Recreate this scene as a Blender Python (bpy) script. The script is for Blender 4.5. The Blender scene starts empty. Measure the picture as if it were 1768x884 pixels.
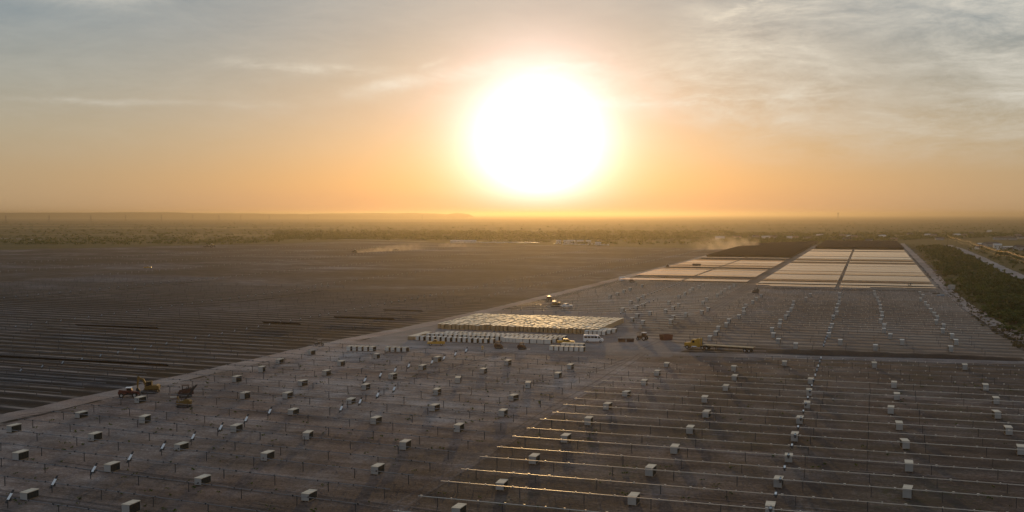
import bpy, math, random
import numpy as np
from mathutils import Vector, Matrix

SC = bpy.context.scene
COL = SC.collection
RND = random.Random(7)

# ------------------------------------------------------------------ camera
CAM_H = 40.0
FPX = 1840.0                                  # focal length in photo pixels (1768 wide)
PITCH = math.atan(72.0 / FPX)
TH = math.radians(18.5)                       # the field grid is turned this much from the view axis
CT, ST = math.cos(TH), math.sin(TH)
cam = bpy.data.cameras.new('camera')
cam.sensor_width = 36.0
cam.lens = 36.0 * FPX / 1768.0
cam.clip_start = 0.5
cam.clip_end = 200000.0
camo = bpy.data.objects.new('camera', cam)
COL.objects.link(camo)
camo.location = (0, 0, CAM_H)
camo.rotation_euler = (math.pi / 2 - PITCH, 0, 0)
SC.camera = camo

# ------------------------------------------------------------------ sun, sky, exposure
SUN_AZ = math.atan((930 - 884) / FPX)         # to the right of +Y
SUN_EL = math.radians(3.65)
SUN_DIR = Vector((math.sin(SUN_AZ) * math.cos(SUN_EL), math.cos(SUN_AZ) * math.cos(SUN_EL), math.sin(SUN_EL)))
sl = bpy.data.lights.new('sun', 'SUN')
sl.energy = 1.1
sl.angle = math.radians(0.6)
sl.color = (1.0, 0.60, 0.22)
so = bpy.data.objects.new('sun', sl)
COL.objects.link(so)
so.rotation_euler = (-SUN_DIR).to_track_quat('-Z', 'Y').to_euler()

SC.view_settings.view_transform = 'Standard'
SC.view_settings.look = 'None'
SC.view_settings.exposure = 0.0
SC.view_settings.gamma = 1.0
SC.view_settings.use_curve_mapping = False
SC.render.engine = 'CYCLES'
SC.cycles.use_denoising = True
SC.cycles.max_bounces = 6
SC.cycles.diffuse_bounces = 2
SC.cycles.glossy_bounces = 3
SC.cycles.volume_bounces = 1
SC.cycles.transparent_max_bounces = 8


class NT:
    """small helper to write node trees in one line per node"""
    def __init__(s, tree):
        s.t = tree
        s.n = tree.nodes
        s.l = tree.links
        s.n.clear()

    def add(s, typ, **kw):
        nd = s.n.new(typ)
        ins = kw.pop('ins', {})
        for k, v in kw.items():
            setattr(nd, k, v)
        for k, v in ins.items():
            s.put(nd.inputs[k], v)
        return nd

    def put(s, sock, v):
        if isinstance(v, bpy.types.NodeSocket):
            s.l.new(v, sock)
        else:
            if hasattr(sock, 'default_value'):
                dv = sock.default_value
                if hasattr(dv, '__len__') and not hasattr(v, '__len__'):
                    v = [v] * len(dv)
                elif hasattr(dv, '__len__') and len(dv) == 4 and len(v) == 3:
                    v = (*v, 1.0)
                sock.default_value = v

    def m(s, op, a, b=0.0, c=0.0, clamp=False):
        nd = s.n.new('ShaderNodeMath')
        nd.operation = op
        nd.use_clamp = clamp
        s.put(nd.inputs[0], a)
        s.put(nd.inputs[1], b)
        s.put(nd.inputs[2], c)
        return nd.outputs[0]

    def mix(s, fac, a, b, blend='MIX', clamp=False):
        nd = s.n.new('ShaderNodeMix')
        nd.data_type = 'RGBA'
        nd.blend_type = blend
        nd.clamp_result = clamp
        s.put(nd.inputs['Factor'], fac)
        s.put(nd.inputs[6], a)
        s.put(nd.inputs[7], b)
        return nd.outputs[2]

    def ramp(s, fac, stops, interp='LINEAR'):
        nd = s.n.new('ShaderNodeValToRGB')
        cr = nd.color_ramp
        cr.interpolation = interp
        while len(cr.elements) > 1:
            cr.elements.remove(cr.elements[-1])
        for i, (p, c) in enumerate(stops):
            e = cr.elements[0] if i == 0 else cr.elements.new(p)
            e.position = p
            if not hasattr(c, '__len__'):
                c = (c, c, c)
            e.color = (*c, 1.0)
        s.put(nd.inputs[0], fac)
        return nd.outputs[0]

    def noise(s, vec, scale, detail=4.0, rough=0.55, dist=0.0):
        nd = s.n.new('ShaderNodeTexNoise')
        s.put(nd.inputs['Vector'], vec)
        nd.inputs['Scale'].default_value = scale
        nd.inputs['Detail'].default_value = detail
        nd.inputs['Roughness'].default_value = rough
        nd.inputs['Distortion'].default_value = dist
        return nd.outputs[0]

    def mapping(s, vec, loc=(0, 0, 0), rot=(0, 0, 0), scale=(1, 1, 1)):
        nd = s.n.new('ShaderNodeMapping')
        s.put(nd.inputs[0], vec)
        nd.inputs[1].default_value = loc
        nd.inputs[2].default_value = rot
        nd.inputs[3].default_value = scale
        return nd.outputs[0]


def build_world():
    w = bpy.data.worlds.new('World')
    SC.world = w
    w.use_nodes = True
    t = NT(w.node_tree)
    out = t.add('ShaderNodeOutputWorld')
    bg = t.add('ShaderNodeBackground')
    t.l.new(bg.outputs[0], out.inputs[0])
    bg.inputs[1].default_value = 1.0
    tc = t.add('ShaderNodeTexCoord')
    D = tc.outputs['Generated']
    sky = t.add('ShaderNodeTexSky', sky_type='NISHITA', sun_disc=False)
    sky.sun_elevation = SUN_EL
    sky.sun_rotation = SUN_AZ
    sky.altitude = 200.0
    sky.air_density = 1.0
    sky.dust_density = 2.0
    sky.ozone_density = 1.0
    nis = t.mix(1.0, sky.outputs[0], (0.085, 0.085, 0.085), 'MULTIPLY')
    sep = t.add('ShaderNodeSeparateXYZ', ins={0: D})
    z = t.m('MAXIMUM', sep.outputs[2], 0.0)
    dot = t.add('ShaderNodeVectorMath', operation='DOT_PRODUCT', ins={0: D, 1: tuple(SUN_DIR)})
    ang = t.m('MULTIPLY', t.m('ARCCOSINE', t.m('MINIMUM', dot.outputs['Value'], 1.0)), 180 / math.pi)   # degrees from the sun
    el = t.m('MULTIPLY', t.m('ARCSINE', z), 180 / math.pi)                                                  # degrees above the horizon
    # clear air: dusty tan at the horizon, through cream to grey blue; further round from the sun greyer and dimmer
    near = t.ramp(t.m('DIVIDE', el, 60.0), [(0.0, (0.58, 0.25, 0.18)), (0.025, (0.70, 0.375, 0.165)), (0.055, (0.62, 0.395, 0.225)), (0.09, (0.52, 0.39, 0.29)), (0.13, (0.45, 0.40, 0.335)), (0.18, (0.37, 0.375, 0.36)), (0.35, (0.28, 0.345, 0.40)), (1.0, (0.18, 0.26, 0.36))])
    far = t.ramp(t.m('DIVIDE', el, 60.0), [(0.0, (0.46, 0.335, 0.20)), (0.035, (0.44, 0.34, 0.22)), (0.07, (0.41, 0.365, 0.275)), (0.11, (0.345, 0.355, 0.32)), (0.16, (0.24, 0.30, 0.335)), (0.35, (0.20, 0.275, 0.345)), (1.0, (0.18, 0.26, 0.36))])
    back = t.ramp(t.m('DIVIDE', el, 60.0), [(0.0, (0.25, 0.24, 0.26)), (0.12, (0.26, 0.25, 0.28)), (0.3, (0.21, 0.25, 0.32)), (1.0, (0.18, 0.26, 0.36))])
    far = t.mix(t.ramp(t.m('DIVIDE', ang, 180.0), [(0.22, 0.0), (0.62, 1.0)]), far, back)      # the sky opposite the sun is cooler
    k = t.m('POWER', 2.718, t.m('MULTIPLY', t.m('POWER', t.m('DIVIDE', ang, 15.5), 2.0), -1.0))
    base = t.mix(k, far, near)
    base = t.mix(0.12, base, nis)
    # aureole: sunlight scattered forward by dust around the sun
    a1 = t.m('POWER', 2.718, t.m('MULTIPLY', t.m('POWER', t.m('DIVIDE', ang, 2.75), 1.6), -1.0))
    a2 = t.m('POWER', 2.718, t.m('MULTIPLY', t.m('DIVIDE', ang, 4.2), -1.0))
    glow = t.mix(1.0, t.mix(1.0, (1.0, 0.72, 0.86), a1, 'MULTIPLY'), (2.9, 2.9, 2.9), 'MULTIPLY')
    glow2 = t.mix(1.0, t.mix(1.0, (1.0, 0.66, 0.54), a2, 'MULTIPLY'), (0.70, 0.70, 0.70), 'MULTIPLY')
    ext = t.ramp(t.m('DIVIDE', el, 4.0), [(0.0, (0.36, 0.22, 0.30)), (0.30, (0.80, 0.68, 0.74)), (0.65, (1.0, 0.97, 0.94)), (1.0, (1.0, 1.0, 1.0))])      # the longer path of air near the horizon
    glow = t.mix(1.0, glow, ext, 'MULTIPLY')
    glow2 = t.mix(1.0, glow2, ext, 'MULTIPLY')
    base = t.mix(1.0, t.mix(1.0, base, glow, 'ADD'), glow2, 'ADD')
    # cirrus: a fibrous sheet thickening to the right, a few single streaks
    az = t.m('MULTIPLY', t.m('ARCTAN2', sep.outputs[0], sep.outputs[1]), 180 / math.pi)
    cv = t.add('ShaderNodeCombineXYZ', ins={0: az, 1: el, 2: 0.0}).outputs[0]
    warp = t.noise(t.mapping(cv, scale=(0.09, 0.2, 1)), 1.0, 3.0, 0.5)
    wv = t.add('ShaderNodeVectorMath', operation='ADD', ins={0: cv, 1: t.add('ShaderNodeCombineXYZ', ins={0: 0.0, 1: t.m('MULTIPLY', t.m('SUBTRACT', warp, 0.5), 2.0), 2: 0.0}).outputs[0]}).outputs[0]
    fib = t.noise(t.mapping(wv, rot=(0, 0, math.radians(-9)), scale=(0.16, 0.62, 1)), 1.0, 10.0, 0.74, 0.25)
    fib2 = t.noise(t.mapping(wv, loc=(7, 3, 0), rot=(0, 0, math.radians(24)), scale=(0.22, 0.9, 1)), 1.0, 10.0, 0.74, 0.3)
    sheet = t.noise(t.mapping(cv, loc=(1.7, 0.6, 0), scale=(0.055, 0.13, 1)), 1.0, 3.0, 0.5)
    bias = t.m('MULTIPLY', t.m('SUBTRACT', t.m('DIVIDE', 1.0, t.m('ADD', 1.0, t.m('POWER', 2.718, t.m('MULTIPLY', t.m('SUBTRACT', az, 11.0), -0.35)))), 0.55), 0.34)
    sh = t.ramp(t.m('ADD', sheet, bias), [(0.40, 0.0), (0.62, 1.0)])
    c = t.m('MULTIPLY', t.m('ADD', t.ramp(fib, [(0.38, 0.0), (0.68, 1.0)]), t.m('MULTIPLY', t.ramp(fib2, [(0.45, 0.0), (0.75, 1.0)]), 0.5)), t.m('ADD', 0.16, t.m('MULTIPLY', sh, 0.84)))
    for (a0, e0, a1_, e1, wd, st) in [(-16.5, 7.75, -4.6, 7.45, 0.20, 0.42), (-5.2, 7.65, -3.2, 8.35, 0.10, 0.3), (-28.0, 5.55, -9.0, 5.75, 0.11, 0.22), (-9.5, 6.2, 1.5, 8.4, 0.26, 0.5), (10.4, 9.9, 15.2, 11.8, 0.15, 0.6), (0.5, 7.75, 5.6, 8.0, 0.11, 0.45), (3.0, 5.85, 17.0, 6.1, 0.22, 0.4), (-26.0, 11.2, -17.0, 10.9, 0.5, 0.5)]:
        tt = t.m('DIVIDE', t.m('SUBTRACT', az, a0), a1_ - a0)
        line = t.m('ADD', e0, t.m('MULTIPLY', tt, e1 - e0))
        wob = t.m('MULTIPLY', t.m('SUBTRACT', t.noise(t.mapping(cv, loc=(a0, e0, 0), scale=(0.35, 0.3, 1)), 1.0, 6.0, 0.7), 0.5), 0.55)
        q = t.m('DIVIDE', t.m('SUBTRACT', t.m('SUBTRACT', el, line), wob), wd * 1.4)
        g = t.m('POWER', 2.718, t.m('MULTIPLY', t.m('MULTIPLY', q, q), -1.0))
        g = t.m('MULTIPLY', g, t.ramp(tt, [(0.0, 0.0), (0.25, 1.0), (0.7, 0.8), (1.0, 0.0)]))
        c = t.m('ADD', c, t.m('MULTIPLY', t.m('MULTIPLY', g, t.ramp(fib2, [(0.38, 0.1), (0.62, 1.0)])), st * 1.9))
    fade = t.ramp(t.m('DIVIDE', el, 10.0), [(0.20, 0.0), (0.60, 1.0)])
    c = t.m('MINIMUM', t.m('MULTIPLY', t.m('MULTIPLY', c, fade), 0.85), 0.8)
    ccol = t.mix(k, (0.68, 0.65, 0.57), (0.90, 0.77, 0.58))
    ccol = t.mix(1.0, ccol, t.mix(1.0, glow, glow2, 'ADD'), 'ADD')
    skyc = t.mix(c, base, ccol)
    t.put(bg.inputs[0], skyc)


build_world()


# ------------------------------------------------------------------ places
def W(u, w, z=0.0):
    """field grid (u along the rows, w across them) to world"""
    return Vector((u * CT + w * ST, -u * ST + w * CT, z))


def G(x, y, z=0.0):
    """where the ground lies that the photograph shows at pixel x, y (survey of the site)"""
    a = (x - 884) / FPX
    b = (442 - y) / FPX
    dy = math.cos(PITCH) + b * math.sin(PITCH)
    dz = -math.sin(PITCH) + b * math.cos(PITCH)
    t = (z - CAM_H) / dz
    return Vector((a * t, dy * t, z))
# ------------------------------------------------------------------ materials
MATS = {}


def mat(name, color, rough=0.7, metal=0.0, spec=0.5, var=0.0, vscale=3.0, bump=0.0, bscale=20.0, ior=1.5):
    if name in MATS:
        return MATS[name]
    m = bpy.data.materials.new(name)
    m.use_nodes = True
    t = NT(m.node_tree)
    out = t.add('ShaderNodeOutputMaterial')
    b = t.add('ShaderNodeBsdfPrincipled')
    t.l.new(b.outputs[0], out.inputs[0])
    b.inputs['Roughness'].default_value = rough
    b.inputs['Metallic'].default_value = metal
    b.inputs['IOR'].default_value = ior
    b.inputs['Specular IOR Level'].default_value = spec
    t.put(b.inputs['Base Color'], color)
    if var > 0 or bump > 0:
        tc = t.add('ShaderNodeTexCoord').outputs['Object']
        oi = t.add('ShaderNodeObjectInfo').outputs['Random']
        v = t.add('ShaderNodeVectorMath', operation='ADD', ins={0: tc, 1: t.m('MULTIPLY', oi, 40.0)}).outputs[0]
        if var > 0:
            n = t.noise(v, vscale, 5.0, 0.6)
            f = t.m('ADD', t.m('MULTIPLY', t.m('SUBTRACT', n, 0.5), 2.0 * var), t.m('ADD', 1.0, t.m('MULTIPLY', t.m('SUBTRACT', oi, 0.5), var)))
            fc = t.add('ShaderNodeCombineColor', ins={0: f, 1: f, 2: f}).outputs[0]
            t.put(b.inputs['Base Color'], t.mix(1.0, color, fc, 'MULTIPLY'))
        if bump > 0:
            bp = t.add('ShaderNodeBump', ins={'Strength': bump, 'Distance': 0.05, 'Height': t.noise(v, bscale, 4.0)})
            t.l.new(bp.outputs[0], b.inputs['Normal'])
    MATS[name] = m
    return m


def soil_mat(name, c_dark, c_mid, c_light, stripes=None, green=None, scale=1.0, bump=0.6, flat=False, zone=None):
    """bare earth: mottling at three sizes, drag marks along the rows"""
    m = bpy.data.materials.new(name)
    m.use_nodes = True
    t = NT(m.node_tree)
    out = t.add('ShaderNodeOutputMaterial')
    b = t.add('ShaderNodeBsdfPrincipled')
    t.l.new(b.outputs[0], out.inputs[0])
    b.inputs['Roughness'].default_value = 0.95
    b.inputs['Specular IOR Level'].default_value = 0.15
    P = t.add('ShaderNodeNewGeometry').outputs['Position']
    U = t.mapping(P, rot=(0, 0, TH))                       # x = u, y = w
    big = t.noise(U, 0.012 * scale, 4.0, 0.6, 0.5)
    mid = t.noise(U, 0.11 * scale, 5.0, 0.65)
    fine = t.noise(U, 1.7 * scale, 5.0, 0.75)
    drag = t.noise(t.mapping(U, scale=(0.03, 0.55, 1)), 1.0 * scale, 4.0, 0.65, 0.4)
    f = t.m('ADD', t.m('ADD', t.m('MULTIPLY', big, 0.32), t.m('MULTIPLY', mid, 0.26)), t.m('ADD', t.m('MULTIPLY', fine, 0.28), t.m('MULTIPLY', drag, 0.14)))
    col = t.ramp(f, [(0.41, c_dark), (0.50, c_mid), (0.585, c_light)])
    red = t.ramp(t.noise(U, 0.035 * scale, 4.0, 0.6, 0.8), [(0.45, 0.0), (0.62, 1.0)])
    col = t.mix(t.m('MULTIPLY', red, 0.45), col, t.mix(1.0, col, (1.18, 0.92, 0.78), 'MULTIPLY'))
    speck = t.noise(U, 5.0 * scale, 3.0, 0.7)
    col = t.mix(t.ramp(speck, [(0.56, 0.0), (0.68, 0.75)]), col, t.mix(1.0, col, (0.42, 0.42, 0.42), 'MULTIPLY'))
    col = t.mix(t.ramp(speck, [(0.30, 0.6), (0.42, 0.0)]), col, t.mix(1.0, col, (1.7, 1.65, 1.6), 'MULTIPLY'))
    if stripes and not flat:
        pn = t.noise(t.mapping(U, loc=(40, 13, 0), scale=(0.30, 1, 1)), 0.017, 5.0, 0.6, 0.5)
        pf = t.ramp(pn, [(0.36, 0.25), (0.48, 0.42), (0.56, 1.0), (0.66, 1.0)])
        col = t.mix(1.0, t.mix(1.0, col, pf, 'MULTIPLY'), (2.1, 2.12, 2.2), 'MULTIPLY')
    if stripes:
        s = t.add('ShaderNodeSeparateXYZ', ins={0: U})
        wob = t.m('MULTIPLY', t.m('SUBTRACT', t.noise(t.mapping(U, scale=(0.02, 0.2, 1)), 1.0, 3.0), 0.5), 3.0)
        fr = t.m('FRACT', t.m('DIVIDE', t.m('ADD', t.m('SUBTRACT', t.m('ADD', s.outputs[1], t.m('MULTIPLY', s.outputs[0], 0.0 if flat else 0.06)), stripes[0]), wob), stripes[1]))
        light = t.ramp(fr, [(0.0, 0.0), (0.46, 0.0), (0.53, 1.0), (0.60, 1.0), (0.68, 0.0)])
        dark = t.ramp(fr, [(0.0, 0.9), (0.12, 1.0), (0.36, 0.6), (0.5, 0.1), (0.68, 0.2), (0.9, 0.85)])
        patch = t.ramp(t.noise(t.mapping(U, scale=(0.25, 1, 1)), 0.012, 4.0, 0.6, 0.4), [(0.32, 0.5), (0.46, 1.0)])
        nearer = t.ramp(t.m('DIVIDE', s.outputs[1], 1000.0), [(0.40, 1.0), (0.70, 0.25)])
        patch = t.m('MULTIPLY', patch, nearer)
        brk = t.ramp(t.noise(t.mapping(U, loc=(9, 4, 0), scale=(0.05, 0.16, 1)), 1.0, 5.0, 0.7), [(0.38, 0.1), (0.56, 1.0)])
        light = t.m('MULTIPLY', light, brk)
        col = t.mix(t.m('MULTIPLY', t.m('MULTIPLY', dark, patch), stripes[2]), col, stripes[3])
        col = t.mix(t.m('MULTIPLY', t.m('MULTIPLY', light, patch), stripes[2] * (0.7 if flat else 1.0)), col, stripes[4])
    if zone:
        # another soil, reaching in from one side with a ragged border
        sz = t.add('ShaderNodeSeparateXYZ', ins={0: U})
        wb = t.m('MULTIPLY', t.m('SUBTRACT', t.noise(U, 0.045, 5.0, 0.65), 0.5), 3.2)
        def sig(v, c, wd):
            return t.m('DIVIDE', 1.0, t.m('ADD', 1.0, t.m('POWER', 2.718, t.m('SUBTRACT', wb, t.m('DIVIDE', t.m('SUBTRACT', v, c), wd)))))
        zm = t.m('MULTIPLY', sig(sz.outputs[0], zone[0], zone[1]), sig(sz.outputs[1], zone[2], zone[3]))
        col = t.mix(zm, col, t.mix(1.0, col, zone[4], 'MULTIPLY'))
    if green:
        g = t.ramp(t.noise(U, 0.05, 5.0, 0.7, 0.6), [(0.5, 0.0), (0.66, 1.0)])
        g2 = t.ramp(t.noise(U, 0.9, 3.0, 0.7), [(0.45, 0.0), (0.62, 1.0)])
        col = t.mix(t.m('MULTIPLY', t.m('MULTIPLY', g, g2), 0.75), col, green)
    t.put(b.inputs['Base Color'], col)
    if bump:
        h = t.m('ADD', t.m('MULTIPLY', fine, 0.6), t.m('MULTIPLY', mid, 1.2))
        bp = t.add('ShaderNodeBump', ins={'Strength': bump, 'Distance': 0.35, 'Height': h})
        t.l.new(bp.outputs[0], b.inputs['Normal'])
    MATS[name] = m
    return m


def plain_mat():
    """the scrub plain out to the horizon"""
    m = bpy.data.materials.new('scrub_plain')
    m.use_nodes = True
    t = NT(m.node_tree)
    out = t.add('ShaderNodeOutputMaterial')
    b = t.add('ShaderNodeBsdfPrincipled')
    t.l.new(b.outputs[0], out.inputs[0])
    b.inputs['Roughness'].default_value = 1.0
    b.inputs['Specular IOR Level'].default_value = 0.1
    P = t.add('ShaderNodeNewGeometry').outputs['Position']
    huge = t.noise(t.mapping(P, scale=(0.4, 1, 1)), 0.0011, 5.0, 0.6, 0.4)
    mid = t.noise(P, 0.012, 6.0, 0.7)
    fine = t.noise(P, 0.2, 4.0, 0.7)
    f = t.m('ADD', t.m('ADD', t.m('MULTIPLY', huge, 0.4), t.m('MULTIPLY', mid, 0.35)), t.m('MULTIPLY', fine, 0.25))
    col = t.ramp(f, [(0.38, (0.014, 0.022, 0.006)), (0.48, (0.030, 0.037, 0.011)), (0.56, (0.056, 0.055, 0.020)), (0.66, (0.12, 0.095, 0.05))])
    fld = t.ramp(t.noise(t.mapping(P, loc=(500, 900, 0), scale=(0.22, 1.3, 1)), 0.0016, 2.0, 0.4), [(0.58, 0.0), (0.64, 1.0)])
    col = t.mix(t.m('MULTIPLY', fld, 0.6), col, (0.15, 0.12, 0.06))
    t.put(b.inputs['Base Color'], col)
    MATS['scrub_plain'] = m
    return m


def leaf_mat(name, c1, c2):
    m = bpy.data.materials.new(name)
    m.use_nodes = True
    t = NT(m.node_tree)
    out = t.add('ShaderNodeOutputMaterial')
    b = t.add('ShaderNodeBsdfPrincipled')
    b.inputs['Roughness'].default_value = 0.6
    b.inputs['Specular IOR Level'].default_value = 0.25
    oi = t.add('ShaderNodeObjectInfo').outputs['Random']
    P = t.add('ShaderNodeNewGeometry').outputs['Position']
    n = t.noise(P, 0.35, 3.0, 0.6)
    f = t.m('ADD', t.m('MULTIPLY', oi, 0.5), t.m('SUBTRACT', t.m('MULTIPLY', n, 1.6), 0.55), clamp=True)
    col = t.mix(f, c1, c2)
    t.put(b.inputs['Base Color'], col)
    tr = t.add('ShaderNodeBsdfTranslucent')
    t.put(tr.inputs[0], t.mix(1.0, col, (1.3, 1.25, 0.6), 'MULTIPLY'))
    ms = t.add('ShaderNodeMixShader', ins={0: 0.3})
    t.l.new(b.outputs[0], ms.inputs[1])
    t.l.new(tr.outputs[0], ms.inputs[2])
    t.l.new(ms.outputs[0], out.inputs[0])
    MATS[name] = m
    return m


def panel_mat():
    """tempered glass over dark cells, module by module"""
    m = bpy.data.materials.new('panel_glass')
    m.use_nodes = True
    t = NT(m.node_tree)
    out = t.add('ShaderNodeOutputMaterial')
    tc = t.add('ShaderNodeTexCoord').outputs['Object']
    s = t.add('ShaderNodeSeparateXYZ', ins={0: tc})
    fx = t.m('FRACT', t.m('DIVIDE', s.outputs[0], 1.13))
    seam = t.m('LESS_THAN', t.m('ABSOLUTE', t.m('SUBTRACT', fx, 0.5)), 0.03)
    d = t.add('ShaderNodeBsdfDiffuse')
    t.put(d.inputs[0], t.mix(seam, (0.018, 0.022, 0.040), (0.40, 0.38, 0.36)))
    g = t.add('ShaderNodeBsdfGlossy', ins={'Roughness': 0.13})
    t.put(g.inputs[0], (1.0, 0.89, 0.78))                   # the warm tone of the reflected sky is put into the gloss colour
    fr = t.add('ShaderNodeFresnel', ins={0: 2.6})
    ms = t.add('ShaderNodeMixShader', ins={0: fr.outputs[0]})
    t.l.new(d.outputs[0], ms.inputs[1])
    t.l.new(g.outputs[0], ms.inputs[2])
    t.l.new(ms.outputs[0], out.inputs[0])
    MATS['panel_glass'] = m
    return m


soil_mat('soil_near', (0.060, 0.046, 0.041), (0.170, 0.139, 0.130), (0.35, 0.315, 0.305), zone=(-88.0, 9.0, 172.0, -14.0, (0.46, 0.40, 0.37)))
soil_mat('soil_right', (0.022, 0.016, 0.014), (0.060, 0.046, 0.041), (0.165, 0.136, 0.125), green=(0.034, 0.038, 0.013), zone=(-38.0, -7.0, 205.0, 14.0, (2.1, 2.15, 2.25)))
soil_mat('soil_rut', (0.044, 0.035, 0.033), (0.105, 0.087, 0.084), (0.20, 0.175, 0.172))
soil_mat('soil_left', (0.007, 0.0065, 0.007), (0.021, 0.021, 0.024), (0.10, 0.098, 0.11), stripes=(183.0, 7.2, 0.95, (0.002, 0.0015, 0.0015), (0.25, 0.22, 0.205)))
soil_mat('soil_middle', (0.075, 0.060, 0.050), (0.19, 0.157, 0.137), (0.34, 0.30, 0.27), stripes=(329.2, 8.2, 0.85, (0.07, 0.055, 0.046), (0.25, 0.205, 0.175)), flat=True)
soil_mat('soil_yard', (0.10, 0.090, 0.092), (0.16, 0.147, 0.148), (0.24, 0.225, 0.225))
soil_mat('soil_track', (0.15, 0.124, 0.115), (0.25, 0.21, 0.195), (0.37, 0.32, 0.30))
soil_mat('soil_road', (0.095, 0.083, 0.082), (0.18, 0.164, 0.164), (0.29, 0.27, 0.27))
soil_mat('soil_berm', (0.022, 0.016, 0.014), (0.036, 0.027, 0.023), (0.060, 0.046, 0.040))
soil_mat('gravel', (0.15, 0.145, 0.155), (0.22, 0.215, 0.225), (0.30, 0.295, 0.30))
plain_mat()
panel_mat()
leaf_mat('leaf_dark', (0.012, 0.026, 0.005), (0.050, 0.092, 0.016))
leaf_mat('leaf_olive', (0.024, 0.042, 0.008), (0.085, 0.120, 0.024))
leaf_mat('leaf_dry', (0.05, 0.042, 0.018), (0.10, 0.082, 0.036))
# ------------------------------------------------------------------ mesh helpers
class MB:
    """collects shapes; mesh() gives one mesh"""
    def __init__(s):
        s.v = []
        s.f = []
        s.M = None

    def _add(s, vs, fs):
        o = len(s.v)
        if s.M is not None:
            vs = [tuple(s.M @ Vector(p)) for p in vs]
        s.v += [tuple(p) for p in vs]
        s.f += [tuple(i + o for i in f) for f in fs]
        return s

    def box(s, c, d, rot=None, taper=1.0):
        x, y, z = d[0] / 2, d[1] / 2, d[2] / 2
        k = taper
        vs = [(-x, -y, -z), (x, -y, -z), (x, y, -z), (-x, y, -z), (-x * k, -y * k, z), (x * k, -y * k, z), (x * k, y * k, z), (-x * k, y * k, z)]
        if rot:
            R = Matrix.Rotation(rot[1], 3, rot[0])
            vs = [R @ Vector(p) for p in vs]
        vs = [(p[0] + c[0], p[1] + c[1], p[2] + c[2]) for p in vs]
        return s._add(vs, [(0, 3, 2, 1), (4, 5, 6, 7), (0, 1, 5, 4), (1, 2, 6, 5), (2, 3, 7, 6), (3, 0, 4, 7)])

    def cyl(s, a, b, r, n=8, r2=None, caps=True):
        a, b = Vector(a), Vector(b)
        r2 = r if r2 is None else r2
        d = (b - a).normalized()
        e1 = d.orthogonal().normalized()
        e2 = d.cross(e1)
        vs = []
        for p, q in ((a, r), (b, r2)):
            for i in range(n):
                t = 2 * math.pi * i / n
                vs.append(p + e1 * math.cos(t) * q + e2 * math.sin(t) * q)
        fs = [(i, (i + 1) % n, n + (i + 1) % n, n + i) for i in range(n)]
        if caps:
            fs += [tuple(range(n))[::-1], tuple(range(n, 2 * n))]
        return s._add(vs, fs)

    def prism(s, prof, y0, y1, axis='y'):
        """profile in x, z pulled along y (or in y, z along x, or x, y along z)"""
        n = len(prof)
        def P(p, q):
            return (p[0], q, p[1]) if axis == 'y' else ((q, p[0], p[1]) if axis == 'x' else (p[0], p[1], q))
        vs = [P(p, y0) for p in prof] + [P(p, y1) for p in prof]
        fs = [(i, (i + 1) % n, n + (i + 1) % n, n + i) for i in range(n)]
        fs += [tuple(range(n))[::-1], tuple(range(n, 2 * n))]
        return s._add(vs, fs)

    def path(s, pts, r, n=6):
        for a, b in zip(pts[:-1], pts[1:]):
            s.cyl(a, b, r, n)
        return s

    def mesh(s, name, smooth=False):
        me = bpy.data.meshes.new(name)
        me.from_pydata(s.v, [], s.f)
        me.validate()
        import bmesh
        bm = bmesh.new()
        bm.from_mesh(me)
        bmesh.ops.recalc_face_normals(bm, faces=bm.faces)
        bm.to_mesh(me)
        bm.free()
        if smooth:
            me.polygons.foreach_set('use_smooth', [True] * len(me.polygons))
        return me


def link(o, parent=None):
    COL.objects.link(o)
    if parent:
        o.parent = parent
    return o


def part(name, me, m, parent, loc=(0, 0, 0), rot=(0, 0, 0), kind=None, label=None):
    """a part (or sub-part) of a thing"""
    if isinstance(me, MB):
        me = me.mesh(name)
    if m is not None and len(me.materials) == 0:
        me.materials.append(MATS[m] if isinstance(m, str) else m)
    o = bpy.data.objects.new(name, me)
    o.location = loc
    o.rotation_euler = rot
    if kind:
        o['kind'] = kind
    if label:
        o['label'] = label
    return link(o, parent)


def tag(o, label, cat, group=None):
    o['label'] = label
    o['category'] = cat
    if group:
        o['group'] = group
    return o


def thing(name, label, cat, loc, rz=0.0, group=None):
    o = bpy.data.objects.new(name, None)
    o.empty_display_size = 0.5
    o.location = loc
    o.rotation_euler = (0, 0, rz)
    return link(tag(o, label, cat, group))


def struct(name, me, m, loc=(0, 0, 0), kind='structure', parent=None):
    o = part(name, me, m, parent, loc)
    if parent is None:
        o['kind'] = kind
    return o


def copy_thing(src, label, loc, rz, group=None):
    r = src.copy()
    COL.objects.link(r)
    r.location = loc
    r.rotation_euler = (0, 0, rz)
    r['label'] = label
    if group:
        r['group'] = group
    for ch in src.children:
        c = ch.copy()
        COL.objects.link(c)
        c.parent = r
        for g in ch.children:
            d = g.copy()
            COL.objects.link(d)
            d.parent = c
    return r


def big_mesh(name, V, F):
    """numpy vertices (n,3) and quads/tris (m,k) into a mesh, fast"""
    me = bpy.data.meshes.new(name)
    k = F.shape[1]
    me.vertices.add(len(V))
    me.vertices.foreach_set('co', np.ascontiguousarray(V, dtype=np.float32).ravel())
    me.loops.add(F.size)
    me.loops.foreach_set('vertex_index', np.ascontiguousarray(F, dtype=np.int32).ravel())
    me.polygons.add(len(F))
    me.polygons.foreach_set('loop_start', np.arange(0, F.size, k, dtype=np.int32))
    me.polygons.foreach_set('loop_total', np.full(len(F), k, dtype=np.int32))
    me.update(calc_edges=True)
    return me


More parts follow.
